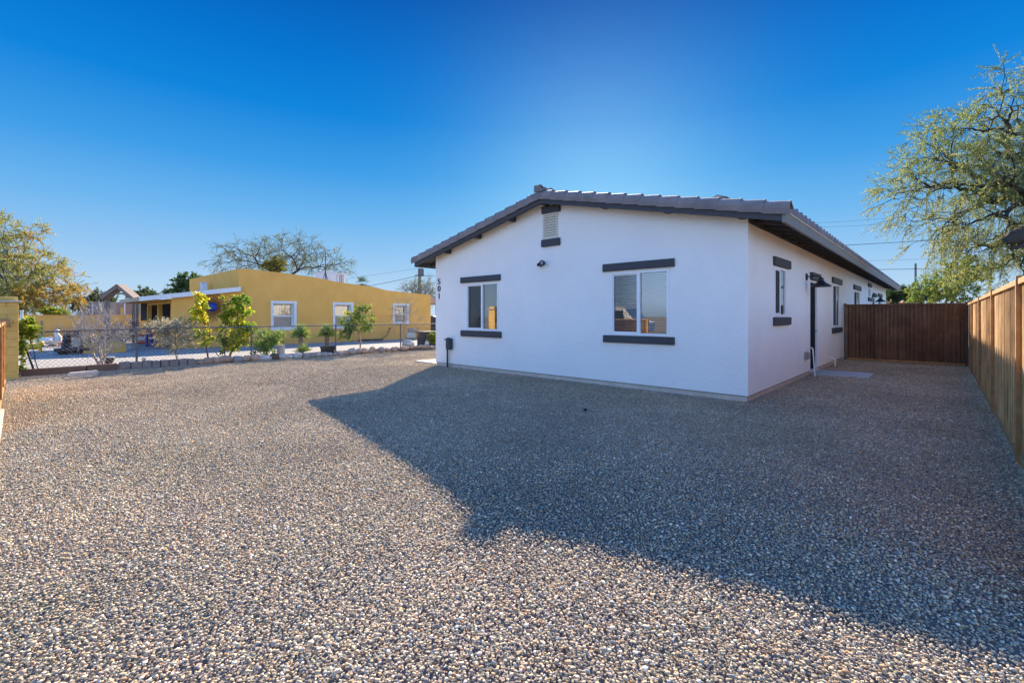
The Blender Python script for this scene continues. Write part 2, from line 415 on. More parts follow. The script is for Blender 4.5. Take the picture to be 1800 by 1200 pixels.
# concrete
struct(MB().box(-38,-17.62,-8,34,-0.2,0.0).build('driveway', M['drive']))
struct(MB().bbox(-11.75,-10.47,8.25,16,-0.1,0.035,0.008).build('path', M['pad']))
struct(MB().bbox(-10.2,-5.5,-0.95,-0.135,-0.15,0.022,0.008).build('gate_path', M['pad']))
struct(MB().box(-60,40,-16,-8,-0.3,-0.024).build('road', M['asphalt']))

# ------------------------------------------------------------------ white house
AX, BX, WY, EY = -2.291, -10.46, 8.06, 33.4
XC, SL, DT = -6.4, 0.222, 4.0          # ridge x, slope, deck top at ridge
RY0, RY1 = 7.76, 34.0                  # rake planes
EXR, EXL = -1.74, -11.02               # eaves
def deck(x): return DT - SL*abs(x - XC)
house = thing('white_house', 'white stucco house with slate trim, number 501 and grey tiled gable roof', 'house', (XC, WY, 0))

def wall_panels(mb, axis, fix, u0, u1, z0, z1, holes, rec, sgn):
    # vertical wall with openings; axis 'Y' -> plane Y=fix (u = X), axis 'X' -> plane X=fix (u = Y); reveals run inwards
    us = sorted({u0,u1,*[h[0] for h in holes],*[h[1] for h in holes]}); zs = sorted({z0,z1,*[h[2] for h in holes],*[h[3] for h in holes]})
    P = (lambda u,z,d=0: (u, fix+d, z)) if axis == 'Y' else (lambda u,z,d=0: (fix+d, u, z))
    for i in range(len(us)-1):
        for j in range(len(zs)-1):
            um, zm = (us[i]+us[i+1])/2, (zs[j]+zs[j+1])/2
            if any(h[0]<um<h[1] and h[2]<zm<h[3] for h in holes): continue
            mb.add([P(us[i],zs[j]),P(us[i+1],zs[j]),P(us[i+1],zs[j+1]),P(us[i],zs[j+1])], [(0,1,2,3)])
    for a,b,c,d in holes:
        q = [(a,c),(b,c),(b,d),(a,d)]
        for k in range(4):
            p0, p1 = q[k], q[(k+1)%4]
            mb.add([P(*p0),P(*p1),P(*p1,rec*sgn),P(*p0,rec*sgn)], [(0,1,2,3)])
Z0 = 0.10
FW = [(onY(819.5,WY), onY(876.5,WY), 1.025, 2.235), (onY(1073.5,WY), onY(1176.5,WY), 1.025, 2.255)]
RW = [(onX(1361,AX), onX(1381,AX), 1.385, 2.33), (onX(1463.5,AX), onX(1475.5,AX), 1.06, 2.33),
      (20.35, 21.9, 1.1, 2.33), (24.75, 25.55, 2.2, 2.62), (29.0, 30.6, 1.1, 2.33)]
DR = [(onX(1424.2,AX), onX(1436.5,AX), 0.06, 2.24), (26.5, 27.45, 0.06, 2.24)]
wm = MB()
wall_panels(wm, 'Y', WY, BX, AX, Z0, 3.0, FW, 0.09, 1)
wm.add([(BX,WY,3.0),(AX,WY,3.0),(AX,WY,deck(AX)-0.035),(XC,WY,deck(XC)-0.035),(BX,WY,deck(BX)-0.035)], [(0,1,2,3,4)])
wall_panels(wm, 'X', AX, WY, EY, Z0, deck(AX)-0.035, RW + [(a,b,Z0,d) for a,b,c,d in DR], 0.12, -1)
wm.add([(BX,WY,Z0),(BX,EY,Z0),(BX,EY,deck(BX)-.035),(BX,WY,deck(BX)-.035)], [(0,1,2,3)])
wm.add([(BX,EY,Z0),(AX,EY,Z0),(AX,EY,deck(AX)-.035),(XC,EY,deck(XC)-.035),(BX,EY,deck(BX)-.035)], [(0,1,2,3,4)])
wm.build('wall', M['stucco'], house)
fm = MB(); fm.box(BX+0.02, AX-0.02, WY+0.02, EY-0.02, -0.15, Z0+0.004); fm.build('foundation', M['found'], house)
# stucco stop bead
sb = MB(); sb.box(BX-0.006, AX+0.006, WY-0.006, WY+0.004, Z0-0.012, Z0); sb.box(AX-0.004, AX+0.006, WY+0.004, EY, Z0-0.012, Z0); sb.build('stop_bead', M['fascia'], house)

def trim_block(mb, axis, fix, u0, u1, z0, z1, d0, d1):
    if axis == 'Y': mb.bbox(u0,u1,fix-d1,fix-d0,z0,z1,0.012,0.004)
    else: mb.bbox(fix+d0,fix+d1,u0,u1,z0,z1,0.012,0.004)
def make_window(axis, fix, a, b, c, d, sgn, slide, lintel, sill, blinds=True):
    """slider window set back in its opening; sgn = inward direction"""
    P = (lambda u0,u1,d0,d1,z0,z1: (u0,u1,min(fix+d0*sgn,fix+d1*sgn),max(fix+d0*sgn,fix+d1*sgn),z0,z1)) if axis=='Y' else \
        (lambda u0,u1,d0,d1,z0,z1: (min(fix+d0*sgn,fix+d1*sgn),max(fix+d0*sgn,fix+d1*sgn),u0,u1,z0,z1))
    fr = MB(); w = 0.045 if (b-a) > 0.8 else 0.035
    e = 0.002
    fr.box(*P(a+e,a+w,-0.012,0.07,c+e,d-e)); fr.box(*P(b-w,b-e,-0.012,0.07,c+e,d-e))
    fr.box(*P(a+w,b-w,-0.010,0.07,c+e,c+w)); fr.box(*P(a+w,b-w,-0.010,0.07,d-w,d-e))
    m = (a+b)/2
    fr.box(*P(m-0.025,m+0.025,-0.006,0.06,c+w,d-w))
    win = fr.build('window', M['vinyl'], house)
    # sliding sash frame
    s0, s1 = (a+w, m-0.025) if slide == 0 else (m+0.025, b-w)
    sf = MB(); q = 0.022
    g0, g1, k = (0.012,0.045,0.034) if axis == 'Y' else (0.001,0.011,0.012)
    sf.box(*P(s0+.001,s0+q,g0,g1,c+w+.001,d-w-.001)); sf.box(*P(s1-q,s1-.001,g0,g1,c+w+.001,d-w-.001))
    sf.box(*P(s0+q,s1-q,g0,g1,c+w+.001,c+w+q)); sf.box(*P(s0+q,s1-q,g0,g1,d-w-q,d-w-.001))
    sf.build('sash', M['vinyl'], win)
    for (u0,u1) in ((a+w,m-0.025),(m+0.025,b-w)):
        p = MB()
        if axis == 'Y': p.add([(u0,fix+k*sgn,c+w),(u1,fix+k*sgn,c+w),(u1,fix+k*sgn,d-w),(u0,fix+k*sgn,d-w)], [(0,1,2,3)])
        else: p.add([(fix+k*sgn,u0,c+w),(fix+k*sgn,u1,c+w),(fix+k*sgn,u1,d-w),(fix+k*sgn,u0,d-w)], [(0,1,2,3)])
        p.build('pane', M['glass'], win)
    if slide is not None and blinds:
        # insect screen over the sliding half: very fine bars
        sc = MB(); nbar = int((s1-s0-2*q)/0.012)
        for i in range(nbar):
            u = s0+q + (i+0.5)*(s1-s0-2*q)/nbar
            sc.box(*P(u-0.0014,u+0.0014,g0-.004,g0-.002,c+w+q,d-w-q))
        sc.build('insect_screen', M['screen'], win)
    if blinds:
        bl = MB(); nb = int((d-c-2*w)/0.05)
        for i in range(nb):
            z = d-w-0.02-i*0.05
            for (u0,u1) in ((a+w,b-w),):
                y0, y1 = 0.085, 0.125
                t = 0.017
                if axis == 'Y':
                    bl.add([(u0,fix+y0*sgn,z-t),(u1,fix+y0*sgn,z-t),(u1,fix+y1*sgn,z+t),(u0,fix+y1*sgn,z+t)], [(0,1,2,3)])
                else:
                    bl.add([(fix+y0*sgn,u0,z-t),(fix+y0*sgn,u1,z-t),(fix+y1*sgn,u1,z+t),(fix+y1*sgn,u0,z+t)], [(0,1,2,3)])
        bl.build('blind', M['blind'], win)
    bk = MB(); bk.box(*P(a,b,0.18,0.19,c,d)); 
    # shallow dark box standing in for the unlit room
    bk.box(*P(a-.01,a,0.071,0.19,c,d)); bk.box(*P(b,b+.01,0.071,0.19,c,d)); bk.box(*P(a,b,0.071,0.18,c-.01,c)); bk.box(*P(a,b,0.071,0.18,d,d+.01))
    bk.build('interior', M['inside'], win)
    if lintel:
        t = MB(); trim_block(t, axis, fix, *lintel, -0.005, 0.055); t.build('lintel', M['trim'], win)
    if sill:
        t = MB(); trim_block(t, axis, fix, *sill, -0.005, 0.06); t.build('sill', M['trim'], win)
    return win
make_window('Y', WY, *FW[0], 1, 0, (onY(811.5,WY), onY(880.5,WY), 2.262, 2.415), (onY(812,WY), onY(882,WY), 0.862, 1.015))
make_window('Y', WY, *FW[1], 1, 0, (onY(1061,WY), onY(1186.5,WY), 2.285, 2.435), (onY(1062,WY), onY(1186.5,WY), 0.875, 1.015))
make_window('X', AX, *RW[0], -1, 0, (onX(1358.5,AX), onX(1386,AX), 2.345, 2.51), (onX(1358.5,AX), onX(1386,AX), 1.215, 1.372))
make_window('X', AX, *RW[1], -1, 0, (onX(1462,AX), onX(1477.5,AX), 2.345, 2.51), (onX(1462,AX), onX(1477.5,AX), 0.90, 1.05))
make_window('X', AX, *RW[2], -1, 0, (20.2,22.05,2.345,2.51), (20.2,22.05,0.93,1.08))
make_window('X', AX, *RW[3], -1, 0, (24.6,25.7,2.635,2.79), (24.6,25.7,2.03,2.185), blinds=False)
make_window('X', AX, *RW[4], -1, 0, (28.85,30.75,2.345,2.51), (28.85,30.75,0.93,1.08))
# doors
for a,b,c,d in DR:
    fr = MB(); x0, x1 = AX-0.09, AX-0.004
    fr.box(x0,x1,a+.002,a+.03,c+.02,d-.002); fr.box(x0,x1,b-.03,b-.002,c+.02,d-.002); fr.box(x0,x1,a+.03,b-.03,d-.032,d-.002)
    fr.box(x0,x1+0.03,a+.03,b-.03,c,c+.02)
    dm = MB(); xd = AX-0.04
    dm.box(xd-.045,xd,a+.031,b-.031,c+.021,d-.033)
    dr = dm.build('door', M['doorpaint'], house)
    fr.build('door_frame', M['vinyl'], dr)
    pn = MB()                                      # raised panels
    w = b-a-.06
    for (u0,u1) in ((a+.03+.12*w, a+.03+.46*w),(a+.03+.54*w,a+.03+.88*w)):
        for (z0,z1) in ((c+.2,c+.85),(c+1.0,c+1.75)):
            pn.bbox(xd-.002,xd+.009,u0,u1,z0,z1,0.006)
    pn.build('door_panel', M['doorpaint'], dr)
    hn = MB(); hn.tube([(xd,b-.10,1.02),(xd+.05,b-.10,1.02)],0.012,10); hn.tube([(xd+.05,b-.10,1.02),(xd+.055,b-.20,1.02)],[0.011,0.008],10); hn.lathe([(0.03,0),(0.03,0.01)],n=16,M=Matrix.Rotation(R(90),3,'Y').to_4x4(),c=(xd,b-.10,1.02))
    hn.build('handle', M['steel'], dr)
    lt = MB(); trim_block(lt, 'X', AX, a-.05, b+.14, d+.022, d+.20, -.005, .075); lt.build('lintel', M['trim'], dr)
# gable vent
vx0, vx1, vz0, vz1 = onY(955.5,WY), onY(981,WY), hgt(onY(968,WY),WY,420), hgt(onY(968,WY),WY,375)
vm = MB(); y = WY
vm.box(vx0,vx0+.03,y-.03,y+.004,vz0,vz1); vm.box(vx1-.03,vx1,y-.03,y+.004,vz0,vz1); vm.box(vx0+.03,vx1-.03,y-.028,y+.004,vz0,vz0+.03); vm.box(vx0+.03,vx1-.03,y-.028,y+.004,vz1-.03,vz1)
vent = vm.build('gable_vent', M['cream'], house)
lv = MB(); nl = 9
for i in range(nl):
    z = vz0+.035+(vz1-vz0-.06)*i/nl
    lv.add([(vx0+.03,y-.026,z),(vx1-.03,y-.026,z),(vx1-.03,y-.006,z+.045),(vx0+.03,y-.006,z+.045),(vx0+.03,y-.026,z-.008),(vx1-.03,y-.026,z-.008)], [(0,1,2,3),(4,5,1,0)])
lv.build('louvre', M['cream'], vent)
vb = MB(); vb.box(vx0+.02,vx1-.02,y-.003,y-.002,vz0,vz1); vb.build('backing', M['inside'], vent)
t = MB(); trim_block(t,'Y',WY,vx0-.02,vx1+.07,vz1+.003,vz1+.165,-.005,.06); t.build('lintel',M['trim'],vent)
t = MB(); trim_block(t,'Y',WY,vx0-.03,vx1+.07,vz0-.165,vz0-.003,-.005,.06); t.build('sill',M['trim'],vent)

# roof deck / soffit
rd = MB()
for y0,y1 in ((RY0+.042, RY1-.04),):
    for xe, s in ((EXR,1),(EXL,-1)):
        zt, ze = deck(XC), deck(xe)
        rd.add([(XC,y0,zt-.03),(xe,y0,ze-.03),(xe,y1,ze-.03),(XC,y1,zt-.03),(XC,y0,zt),(xe,y0,ze),(xe,y1,ze),(XC,y1,zt)],
               [(0,1,2,3),(4,5,6,7),(0,1,5,4),(2,3,7,6),(1,2,6,5)])
roof = rd.build('roof', M['trim'], house)
# field tiles
def field(xe, s):
    L = abs(xe - XC) + 0.06; nc = 14; pitch = 0.33; ny = int((RY1-RY0-0.1)/pitch)*8
    Y = np.linspace(RY0+0.06, RY1-0.06, ny+1)
    ph = (Y-RY0)/pitch*2*math.pi
    wav = 0.074*np.clip(np.sin(ph)*1.25+0.1, -0.5, 1.0)
    rows = []
    for i in range(nc):
        d0, d1 = L*i/nc, L*(i+1)/nc
        rows.append((d0, 0.045)); rows.append((d1, 0.078))
    V = []; Fc = []
    for d, h in rows:
        V.append(np.stack([np.full_like(Y, XC + s*d), Y, DT - SL*d + h + wav], 1))
    # eave end: drop to the deck
    d = L; V.append(np.stack([np.full_like(Y, XC+s*d), Y, np.full_like(Y, DT-SL*d+0.012)], 1))
    n = ny+1
    for j in range(len(V)-1):
        for i in range(ny): Fc.append((j*n+i, j*n+i+1, (j+1)*n+i+1, (j+1)*n+i))
    m = MB(); m.v = [tuple(v) for v in np.concatenate(V)]; m.f = Fc
    return m
for xe, s in ((EXR,1),(EXL,-1)):
    field(xe, s).build('roof_tiles', M['tile'], roof)
# rake tiles: barrel tiles stepping down both verges
def rake(yf, out):
    m = MB(); nt = 14
    prof = [(-0.035,-0.105),(-0.045,-0.02),(-0.036,0.045),(-0.005,0.088),(0.045,0.108),(0.10,0.092),(0.15,0.05),(0.17,0.0)]
    for s in (1,-1):
        L = 4.76
        for i in range(nt):
            d0 = L*i/nt - 0.03; d1 = L*(i+1)/nt + 0.012
            rg = random.Random(i*7+s)
            vs = []
            for d, sc, up in ((d0,0.92,0.030),(d1-0.03,1.0,0.055),(d1,1.06,0.060)):
                for (a,b) in prof:
                    vs.append((XC + s*d, yf + out*(a*sc + rg.uniform(-.003,.003)), DT - SL*d + up + b*sc))
            n = len(prof); 
            # inner lip thickness at the lower end
            for (a,b) in prof:
                vs.append((XC + s*d1, yf + out*(a*0.86+0.012), DT - SL*d1 + 0.052 + b*0.84))
            fs = [(r*n+k, r*n+k+1, (r+1)*n+k+1, (r+1)*n+k) for r in range(3) for k in range(n-1)]
            m.add(vs, fs)
    return m
rake(RY0, 1).build('rake_tiles', M['tile'], roof, smooth=False)
rake(RY1, -1).build('rake_tiles', M['tile'], roof)
# ridge tiles
rt = MB(); yy = RY0 - 0.03; k = 0
while yy < RY1:
    vs = []; n = 9
    for (y, sc, up) in ((yy,1.06,0.03),(yy+.03,1.0,0.028),(yy+.42,0.9,0.0)):
        for j in range(n):
            a = math.pi*j/(n-1); vs.append((XC+0.13*sc*math.cos(a), y, DT+0.10+up+0.115*sc*math.sin(a)-0.0))
    for j in range(n):
        a = math.pi*j/(n-1); vs.append((XC+0.112*math.cos(a), yy+.004, DT+0.125+0.095*math.sin(a)))
    fs = [(r*n+q, r*n+q+1, (r+1)*n+q+1, (r+1)*n+q) for r in range(2) for q in range(n-1)] + [(3*n+q, 3*n+q+1, q+1, q) for q in range(n-1)]
    rt.add(vs, fs); yy += 0.36
rt.build('ridge_tiles', M['tile'], roof)
rc = MB()
n=8; vs=[]
for yy_,sc in ((RY0-.05,1.0),(RY0-.02,1.02)):
    vs += [(XC-.13,yy_,DT+.10)] + [(XC-.13+.24*k/n, yy_, DT+.10+.15*math.sin(math.pi*(.35+.6*k/n))*sc) for k in range(n+1)] + [(XC+.13,yy_,DT+.10)]
m_=n+3
rc.add(vs, [tuple(range(m_)),tuple(range(2*m_-1,m_-1,-1))]+[(k,(k+1)%m_,m_+(k+1)%m_,m_+k) for k in range(m_)])
rc.build('ridge_end', M['tile'], roof)
# rake boards, fascia, lookouts, rafter tails
for yf in (RY0, RY1-.042):
    b = MB()
    for xe, s in ((EXR,1),(EXL,-1)):
        z0, z1 = DT, deck(xe)
        b.add([(XC,yf,z0-.15),(xe,yf,z1-.15),(xe,yf,z1),(XC,yf,z0),(XC,yf+.042,z0-.15),(xe,yf+.042,z1-.15),(xe,yf+.042,z1),(XC,yf+.042,z0)],
              [(0,1,2,3),(5,4,7,6),(0,1,5,4),(2,3,7,6),(1,2,6,5)])
    b.build('rake_board', M['trim'], roof)
for xe, s, mt in ((EXR,1,'fascia'),(EXL,-1,'trim')):
    b = MB(); z = deck(xe)
    b.bbox(min(xe,xe+s*.042), max(xe,xe+s*.042), RY0+.002, RY1-.002, z-.175, z-.022, 0.004)
    b.build('fascia', M[mt], roof)
    b2 = MB(); b2.bbox(min(xe+s*.002,xe+s*.055), max(xe+s*.002,xe+s*.055), RY0+.004, RY1-.004, z-.021, z+.035, 0.004)
    b2.build('drip_edge', M['cream'] if s>0 else M['trim'], roof)
for i, px in enumerate((789,842,902,960.5)):
    x = onY(px, WY-.05); b = MB(); z = deck(x)-.032
    b.box(x-.05,x+.05,RY0+.043,WY-.001,z-.115,z); b.build('lookout', M['trim'], roof)
for x in (-4.9,-3.6,-2.35):
    b = MB(); z = deck(x)-.032; b.box(x-.05,x+.05,RY0+.043,WY-.001,z-.10,z); b.build('lookout', M['trim'], roof)
b = MB(); z = deck(AX)-.0325; b.box(AX+.001,AX+.03,WY+.01,EY,z-.15,z-.012); b.build('eave_blocking', M['trim'], roof)
y = WY+.3; 
while y < EY:
    for xw, xe, s in ((AX,EXR,1),(BX,EXL,-1)):
        if s < 0 and y > 13: continue
        b = MB(); z0, z1 = deck(xw)-.032, deck(xe)-.032
        vs = []
        for yy in (y-.022,y+.022):
            vs += [(xw+s*.031,yy,z0-.125),(xe-s*.001,yy,z1-.11),(xe-s*.001,yy,z1),(xw+s*.031,yy,z0-.008)]
        b.add(vs, [(0,1,2,3),(7,6,5,4),(0,1,5,4),(1,2,6,5),(2,3,7,6),(3,0,4,7)])
        b.build('rafter_tail', M['trim'], roof)
    y += 0.61
# roof unit behind the ridge-line of the right slope
ux, uy = -3.5, 13.2
p = at(1266, 347, depth(ux, uy))
cw = thing('roof_vent', 'small dark peaked roof vent on the right slope of the white house roof', 'roof vent', (p.x, p.y, deck(p.x)))
b = MB(); b.bbox(p.x-.17,p.x+.17,p.y-.17,p.y+.17,deck(p.x)-.1,p.z-.05,0.02); b.build('housing', M['greybox'], cw)
b = MB(); z=p.z-.048; b.add([(p.x-.22,p.y-.2,z),(p.x+.22,p.y-.2,z),(p.x+.22,p.y+.2,z),(p.x-.22,p.y+.2,z),(p.x,p.y-.2,z+.085),(p.x,p.y+.2,z+.085)], [(3,2,1,0),(0,1,4),(2,3,5),(1,2,5,4),(3,0,4,5)])
b.build('hood', M['greybox'], cw)

# house numbers
def digit_mesh(ch):
    cu = bpy.data.curves.new('digit','FONT'); cu.body = ch; cu.size = 0.30; cu.extrude = 0.008; cu.align_x = 'CENTER'; cu.offset = 0.0
    o = bpy.data.objects.new('tmp', cu); COL.objects.link(o)
    me = bpy.data.meshes.new_from_object(o.evaluated_get(bpy.context.evaluated_depsgraph_get()))
    bpy.data.objects.remove(o); return me
nxp = onY(772.5, WY)
num = thing('house_number', 'black metal house number 501 running down the left edge of the white front wall', 'house number', (nxp, WY, 1.9))
for i, ch in enumerate('501'):
    me = digit_mesh(ch); me.materials.append(M['black'])
    o = bpy.data.objects.new('digit', me); COL.objects.link(o); o.parent = num
    zc = hgt(nxp, WY, (499, 511.5, 524.5)[i] + 0.5)
    o.location = (0, -0.014, zc - 1.9); o.rotation_euler = (R(90), 0, 0); o.scale = (0.9, 0.75, 1)

# security light / camera
sx, sz = onY(951,WY), hgt(onY(951,WY),WY,465.5)
cm = thing('security_camera', 'small black security camera with twin heads under the gable vent', 'security camera', (sx, WY, sz))
b = MB(); b.lathe([(0.045,0),(0.045,0.02),(0.03,0.03)],n=18,M=Matrix.Rotation(R(90),4,'X'),c=(sx,WY,sz)); b.tube([(sx,WY-.03,sz),(sx+.05,WY-.09,sz+.015)],0.012,8); b.build('mount', M['black'], cm)
b = MB(); b.tube([(sx-.03,WY-.07,sz-.01),(sx+.04,WY-.13,sz)],[0.03,0.034],12); b.build('sensor', M['black'], cm)
b = MB(); b.tube([(sx+.05,WY-.09,sz+.015),(sx+.12,WY-.10,sz+.02)],0.011,8); b.tube([(sx+.13,WY-.06,sz+.02),(sx+.14,WY-.10,sz+.02),(sx+.155,WY-.17,sz+.02)],[0.04,0.058,0.062],16); b.build('head', M['black'], cm)
b = MB(); b.lathe([(0.046,0),(0.046,0.004)],n=16,M=Matrix.Rotation(R(90),4,'X'),c=(sx+.155,WY-.171,sz+.02)); b.build('lens', M['greybox'], cm)

# utility riser by the left corner
rx = onY(786.5, WY-.08); ry = WY-.08
ris = thing('utility_riser', 'dark metal conduit riser with a box on top beside the left wall corner', 'utility riser', (rx, ry, 0))
zb = hgt(rx,ry,597)
b = MB(); b.tube([(rx,ry,-.03),(rx,ry,zb+.02)],0.025,10); b.build('conduit', M['green'], ris)
b = MB(); b.bbox(rx+.01,rx+.17,ry-.07,ry+.04,zb-.26,zb+.04,0.012); bx = b.build('box', M['green'], ris)
b = MB(); b.bbox(rx+.02,rx+.16,ry-.078,ry-.0705,zb-.2,zb-.02,0.003); b.build('cover', M['trim'], bx)
b = MB(); b.tube([(rx-.01,ry-.02,zb+.02),(rx-.08,ry-.05,zb+.0)],[.02,.012],8); b.tube([(rx-.02,ry,zb+.045),(rx+.1,ry,zb+.05)],0.012,8); b.build('lever', M['green'], ris)

# wall lamps
def wall_lamp(y, z, sc, label):
    t = thing('wall_lamp', label, 'wall lamp', (AX, y, z), 'barn style wall lamps')
    RY = Matrix.Rotation(R(90),4,'Y')
    b = MB(); b.lathe([(0.075*sc,0),(0.075*sc,0.018),(0.05*sc,0.035)],n=20,M=RY,c=(AX,y,z)); b.build('mount', M['black'], t)
    b = MB(); b.tube([(AX+.03,y,z),(AX+.16*sc,y,z+.015),(AX+.23*sc,y,z),(AX+.255*sc,y,z-.05*sc)],0.012*sc,10); b.build('arm', M['black'], t)
    cx = AX+.26*sc
    b = MB(); b.lathe([(0.02*sc,-.02*sc),(0.045*sc,-.05*sc),(0.05*sc,-.09*sc),(0.07*sc,-.12*sc),(0.13*sc,-.165*sc),(0.175*sc,-.195*sc),(0.18*sc,-.215*sc),(0.168*sc,-.213*sc),(0.05*sc,-.14*sc),(0.01,-.10*sc)],n=28,c=(cx,y,z)); b.build('lamp_shade', M['black'], t, smooth=False)
    b = MB(); b.blob((cx,y,z-.17*sc),(.032*sc,.032*sc,.045*sc),1,2,0.0); b.build('bulb', M['white'], t)
wall_lamp(onX(1417,AX), 2.30, 1.12, 'black barn lamp on the right wall beside the nearer door')
wall_lamp(26.25, 2.27, 1.15, 'black barn lamp high on the far end of the right wall, seen over the gate')
# outlet box
oy, oz = onX(1415.5,AX), hgt(AX,onX(1415.5,AX),625)
t = thing('outlet_box', 'grey weatherproof outlet box low on the right wall by the door', 'outlet box', (AX, oy, oz))
b = MB(); b.bbox(AX-.005,AX+.05,oy-.13,oy+.13,oz-.09,oz+.09,0.01); b.build('box', M['greybox'], t)
for dy in (-.06,.06):
    b = MB(); b.bbox(AX+.051,AX+.075,oy+dy-.05,oy+dy+.05,oz-.075,oz+.075,0.012); b.build('cover', M['greybox'], t)
# pipes
y0 = onX(1420,AX); z0 = hgt(AX,y0,611)
b = MB(); b.tube([(AX+.005,y0,z0),(AX+.085,y0,z0),(AX+.10,y0+.0,z0-.02),(AX+.155,y0-.07,-.02)],0.013,10)
b.top('drain_pipe', M['pvc'], 'tall leaning white pipe against the right wall beside the door', 'drain pipe')
y0 = onX(1458,AX); z0 = hgt(AX,y0,629)
b = MB(); b.tube([(AX+.0,y0,z0),(AX+.10,y0,z0),(AX+.13,y0,z0-.03),(AX+.13,y0,-.02)],0.017,10)
b.top('drain_pipe', M['pvc'], 'short hooked white pipe under the second side window', 'drain pipe')
# landing slab
q = [gnd(1424,657,.04), gnd(1424,651,.04), gnd(1545,657.5,.04), gnd(1513,667,.04)]
b = MB(); xa, xb = AX+.02, (q[2].x+q[3].x)/2+.05; ya, yb = DR[0][0]-.05, DR[0][1]-.0
ya = gnd(1480,667,.04).y; yb = gnd(1480,652,.04).y
b.bbox(AX+.03, gnd(1530,662,.04).x, DR[0][0]-.15, DR[0][1]+.02, -.05, .05, 0.008)
b.top('landing_slab', M['landing'], 'flat grey concrete landing slab on the gravel outside the side door', 'slab')
# small cap in the gravel
p = gnd(1029,724)
t = thing('irrigation_cap', 'tiny black cap sticking out of the shaded gravel before the front wall', 'irrigation cap', (p.x,p.y,0))
b = MB(); b.lathe([(0.018,-.02),(0.018,.03),(0.026,.03),(0.026,.05),(0.018,.055)],n=14,c=p); b.build('riser', M['black'], t)
b = MB(); b.lathe([(0.034,0),(0.034,.012),(.02,.016)],n=16,c=(p.x,p.y,.004)); b.build('flange', M['black'], t)

# ------------------------------------------------------------------ rusted fences
def corrugated(mb, axis, fix, u0, u1, z0, z1, pitch=0.068, amp=0.010):
    n = int((u1-u0)/pitch*6)
    for i in range(n+1):
        u = u0 + (u1-u0)*i/n; d = amp*math.sin(2*math.pi*(u-u0)/pitch)
        for z in (z0, z1): mb.v.append((u,fix+d,z) if axis=='Y' else (fix+d,u,z))
    mb.f += [(2*i,2*i+2,2*i+3,2*i+1) for i in range(n)]
    return mb
FX, FH = 0.56, 1.752
rf = thing('rusted_fence', 'sunlit rust brown corrugated metal fence along the right side of the yard', 'fence', (FX, 9, 0))
posts = [3.44, 6.49, 9.55, 12.6, 15.65]
ends = posts + [18.0]
for i in range(len(ends)-1):
    a, c = ends[i]+.03, ends[i+1]-.03
    corrugated(MB(),'X',FX,a,c,0.07,FH-.05,0.068,0.010).build('panel', M['rust'], rf)
    b = MB(); b.bbox(FX-.032,FX+.032,a,c,FH-.055,FH,0.004); b.build('top_rail', M['rustrail'], rf)
    b = MB(); b.bbox(FX-.026,FX+.026,a,c,0.03,0.085,0.004); b.build('bottom_rail', M['rustrail'], rf)
    m = (a+c)/2; b = MB(); b.box(FX-.018,FX-.012,m-.012,m+.012,.086,FH-.056); b.build('joint_strip', M['rustrail'], rf)
for y in posts:
    b = MB(); b.bbox(FX-.045,FX+.035,y-.03,y+.03,-.1,FH+.03,0.006); b.build('post', M['rustrail'], rf)
GY = 17.9
gt = thing('rusted_gate', 'tall dark brown corrugated metal gate closing the side yard at the far end', 'gate', ((AX+FX)/2, GY, 0))
corrugated(MB(),'Y',GY,AX+.10,FX-.05,0.06,FH-.03,0.092,0.017).build('panel', M['rustd'], gt)
b = MB(); b.bbox(AX+.10,FX-.05,GY-.03,GY+.03,FH-.04,FH+.01,0.004); b.build('top_rail', M['rustd'], gt)
b = MB(); b.bbox(AX+.10,FX-.05,GY-.026,GY+.026,0.02,0.08,0.004); b.build('bottom_rail', M['rustrail'], gt)
for x in (AX+.06, FX-.05):
    b = MB(); b.bbox(x-.035,x+.035,GY-.04,GY+.035,-.1,FH+.04,0.006); b.build('post', M['rustd'], gt)
b = MB()
for x in np.arange(AX+.2,FX-.1,.34):
    b.lathe([(0.011,0),(0.011,.006),(.006,.009)],n=8,M=Matrix.Rotation(R(90),4,'X'),c=(x,GY-.012,FH-.09)); b.lathe([(0.011,0),(0.011,.006),(.006,.009)],n=8,M=Matrix.Rotation(R(90),4,'X'),c=(x,GY-.012,.13))
b.build('screws', M['steel'], gt)
# front gate leaf at the left edge
LY = -0.215
lg = thing('street_gate', 'rust brown metal street gate standing open at the left edge', 'gate', (-11.5, LY, 0))
corrugated(MB(),'Y',LY,-10.75,-8.2,0.06,1.25,0.068,0.011).build('panel', M['rustd'], lg)
corrugated(MB(),'Y',LY,-14.1,-10.85,0.06,1.22,0.068,0.011).build('panel', M['rust'], lg)
for x in (-8.2,-10.8,-12.7,-14.15):
    b = MB(); b.bbox(x-.04,x+.04,LY-.03,LY+.05,-.1,1.29,0.006); b.build('post', M['rustrail'], lg)
for x0,x1 in ((-10.75,-8.25),(-12.65,-10.85),(-14.1,-12.75)):
    b = MB(); b.bbox(x0,x1,LY-.03,LY+.04,1.225,1.275,0.004); b.build('top_rail', M['rustrail'], lg)
    b = MB(); b.bbox(x0,x1,LY-.03,LY+.045,0.03,.09,0.004); b.build('bottom_rail', M['rustrail'], lg)
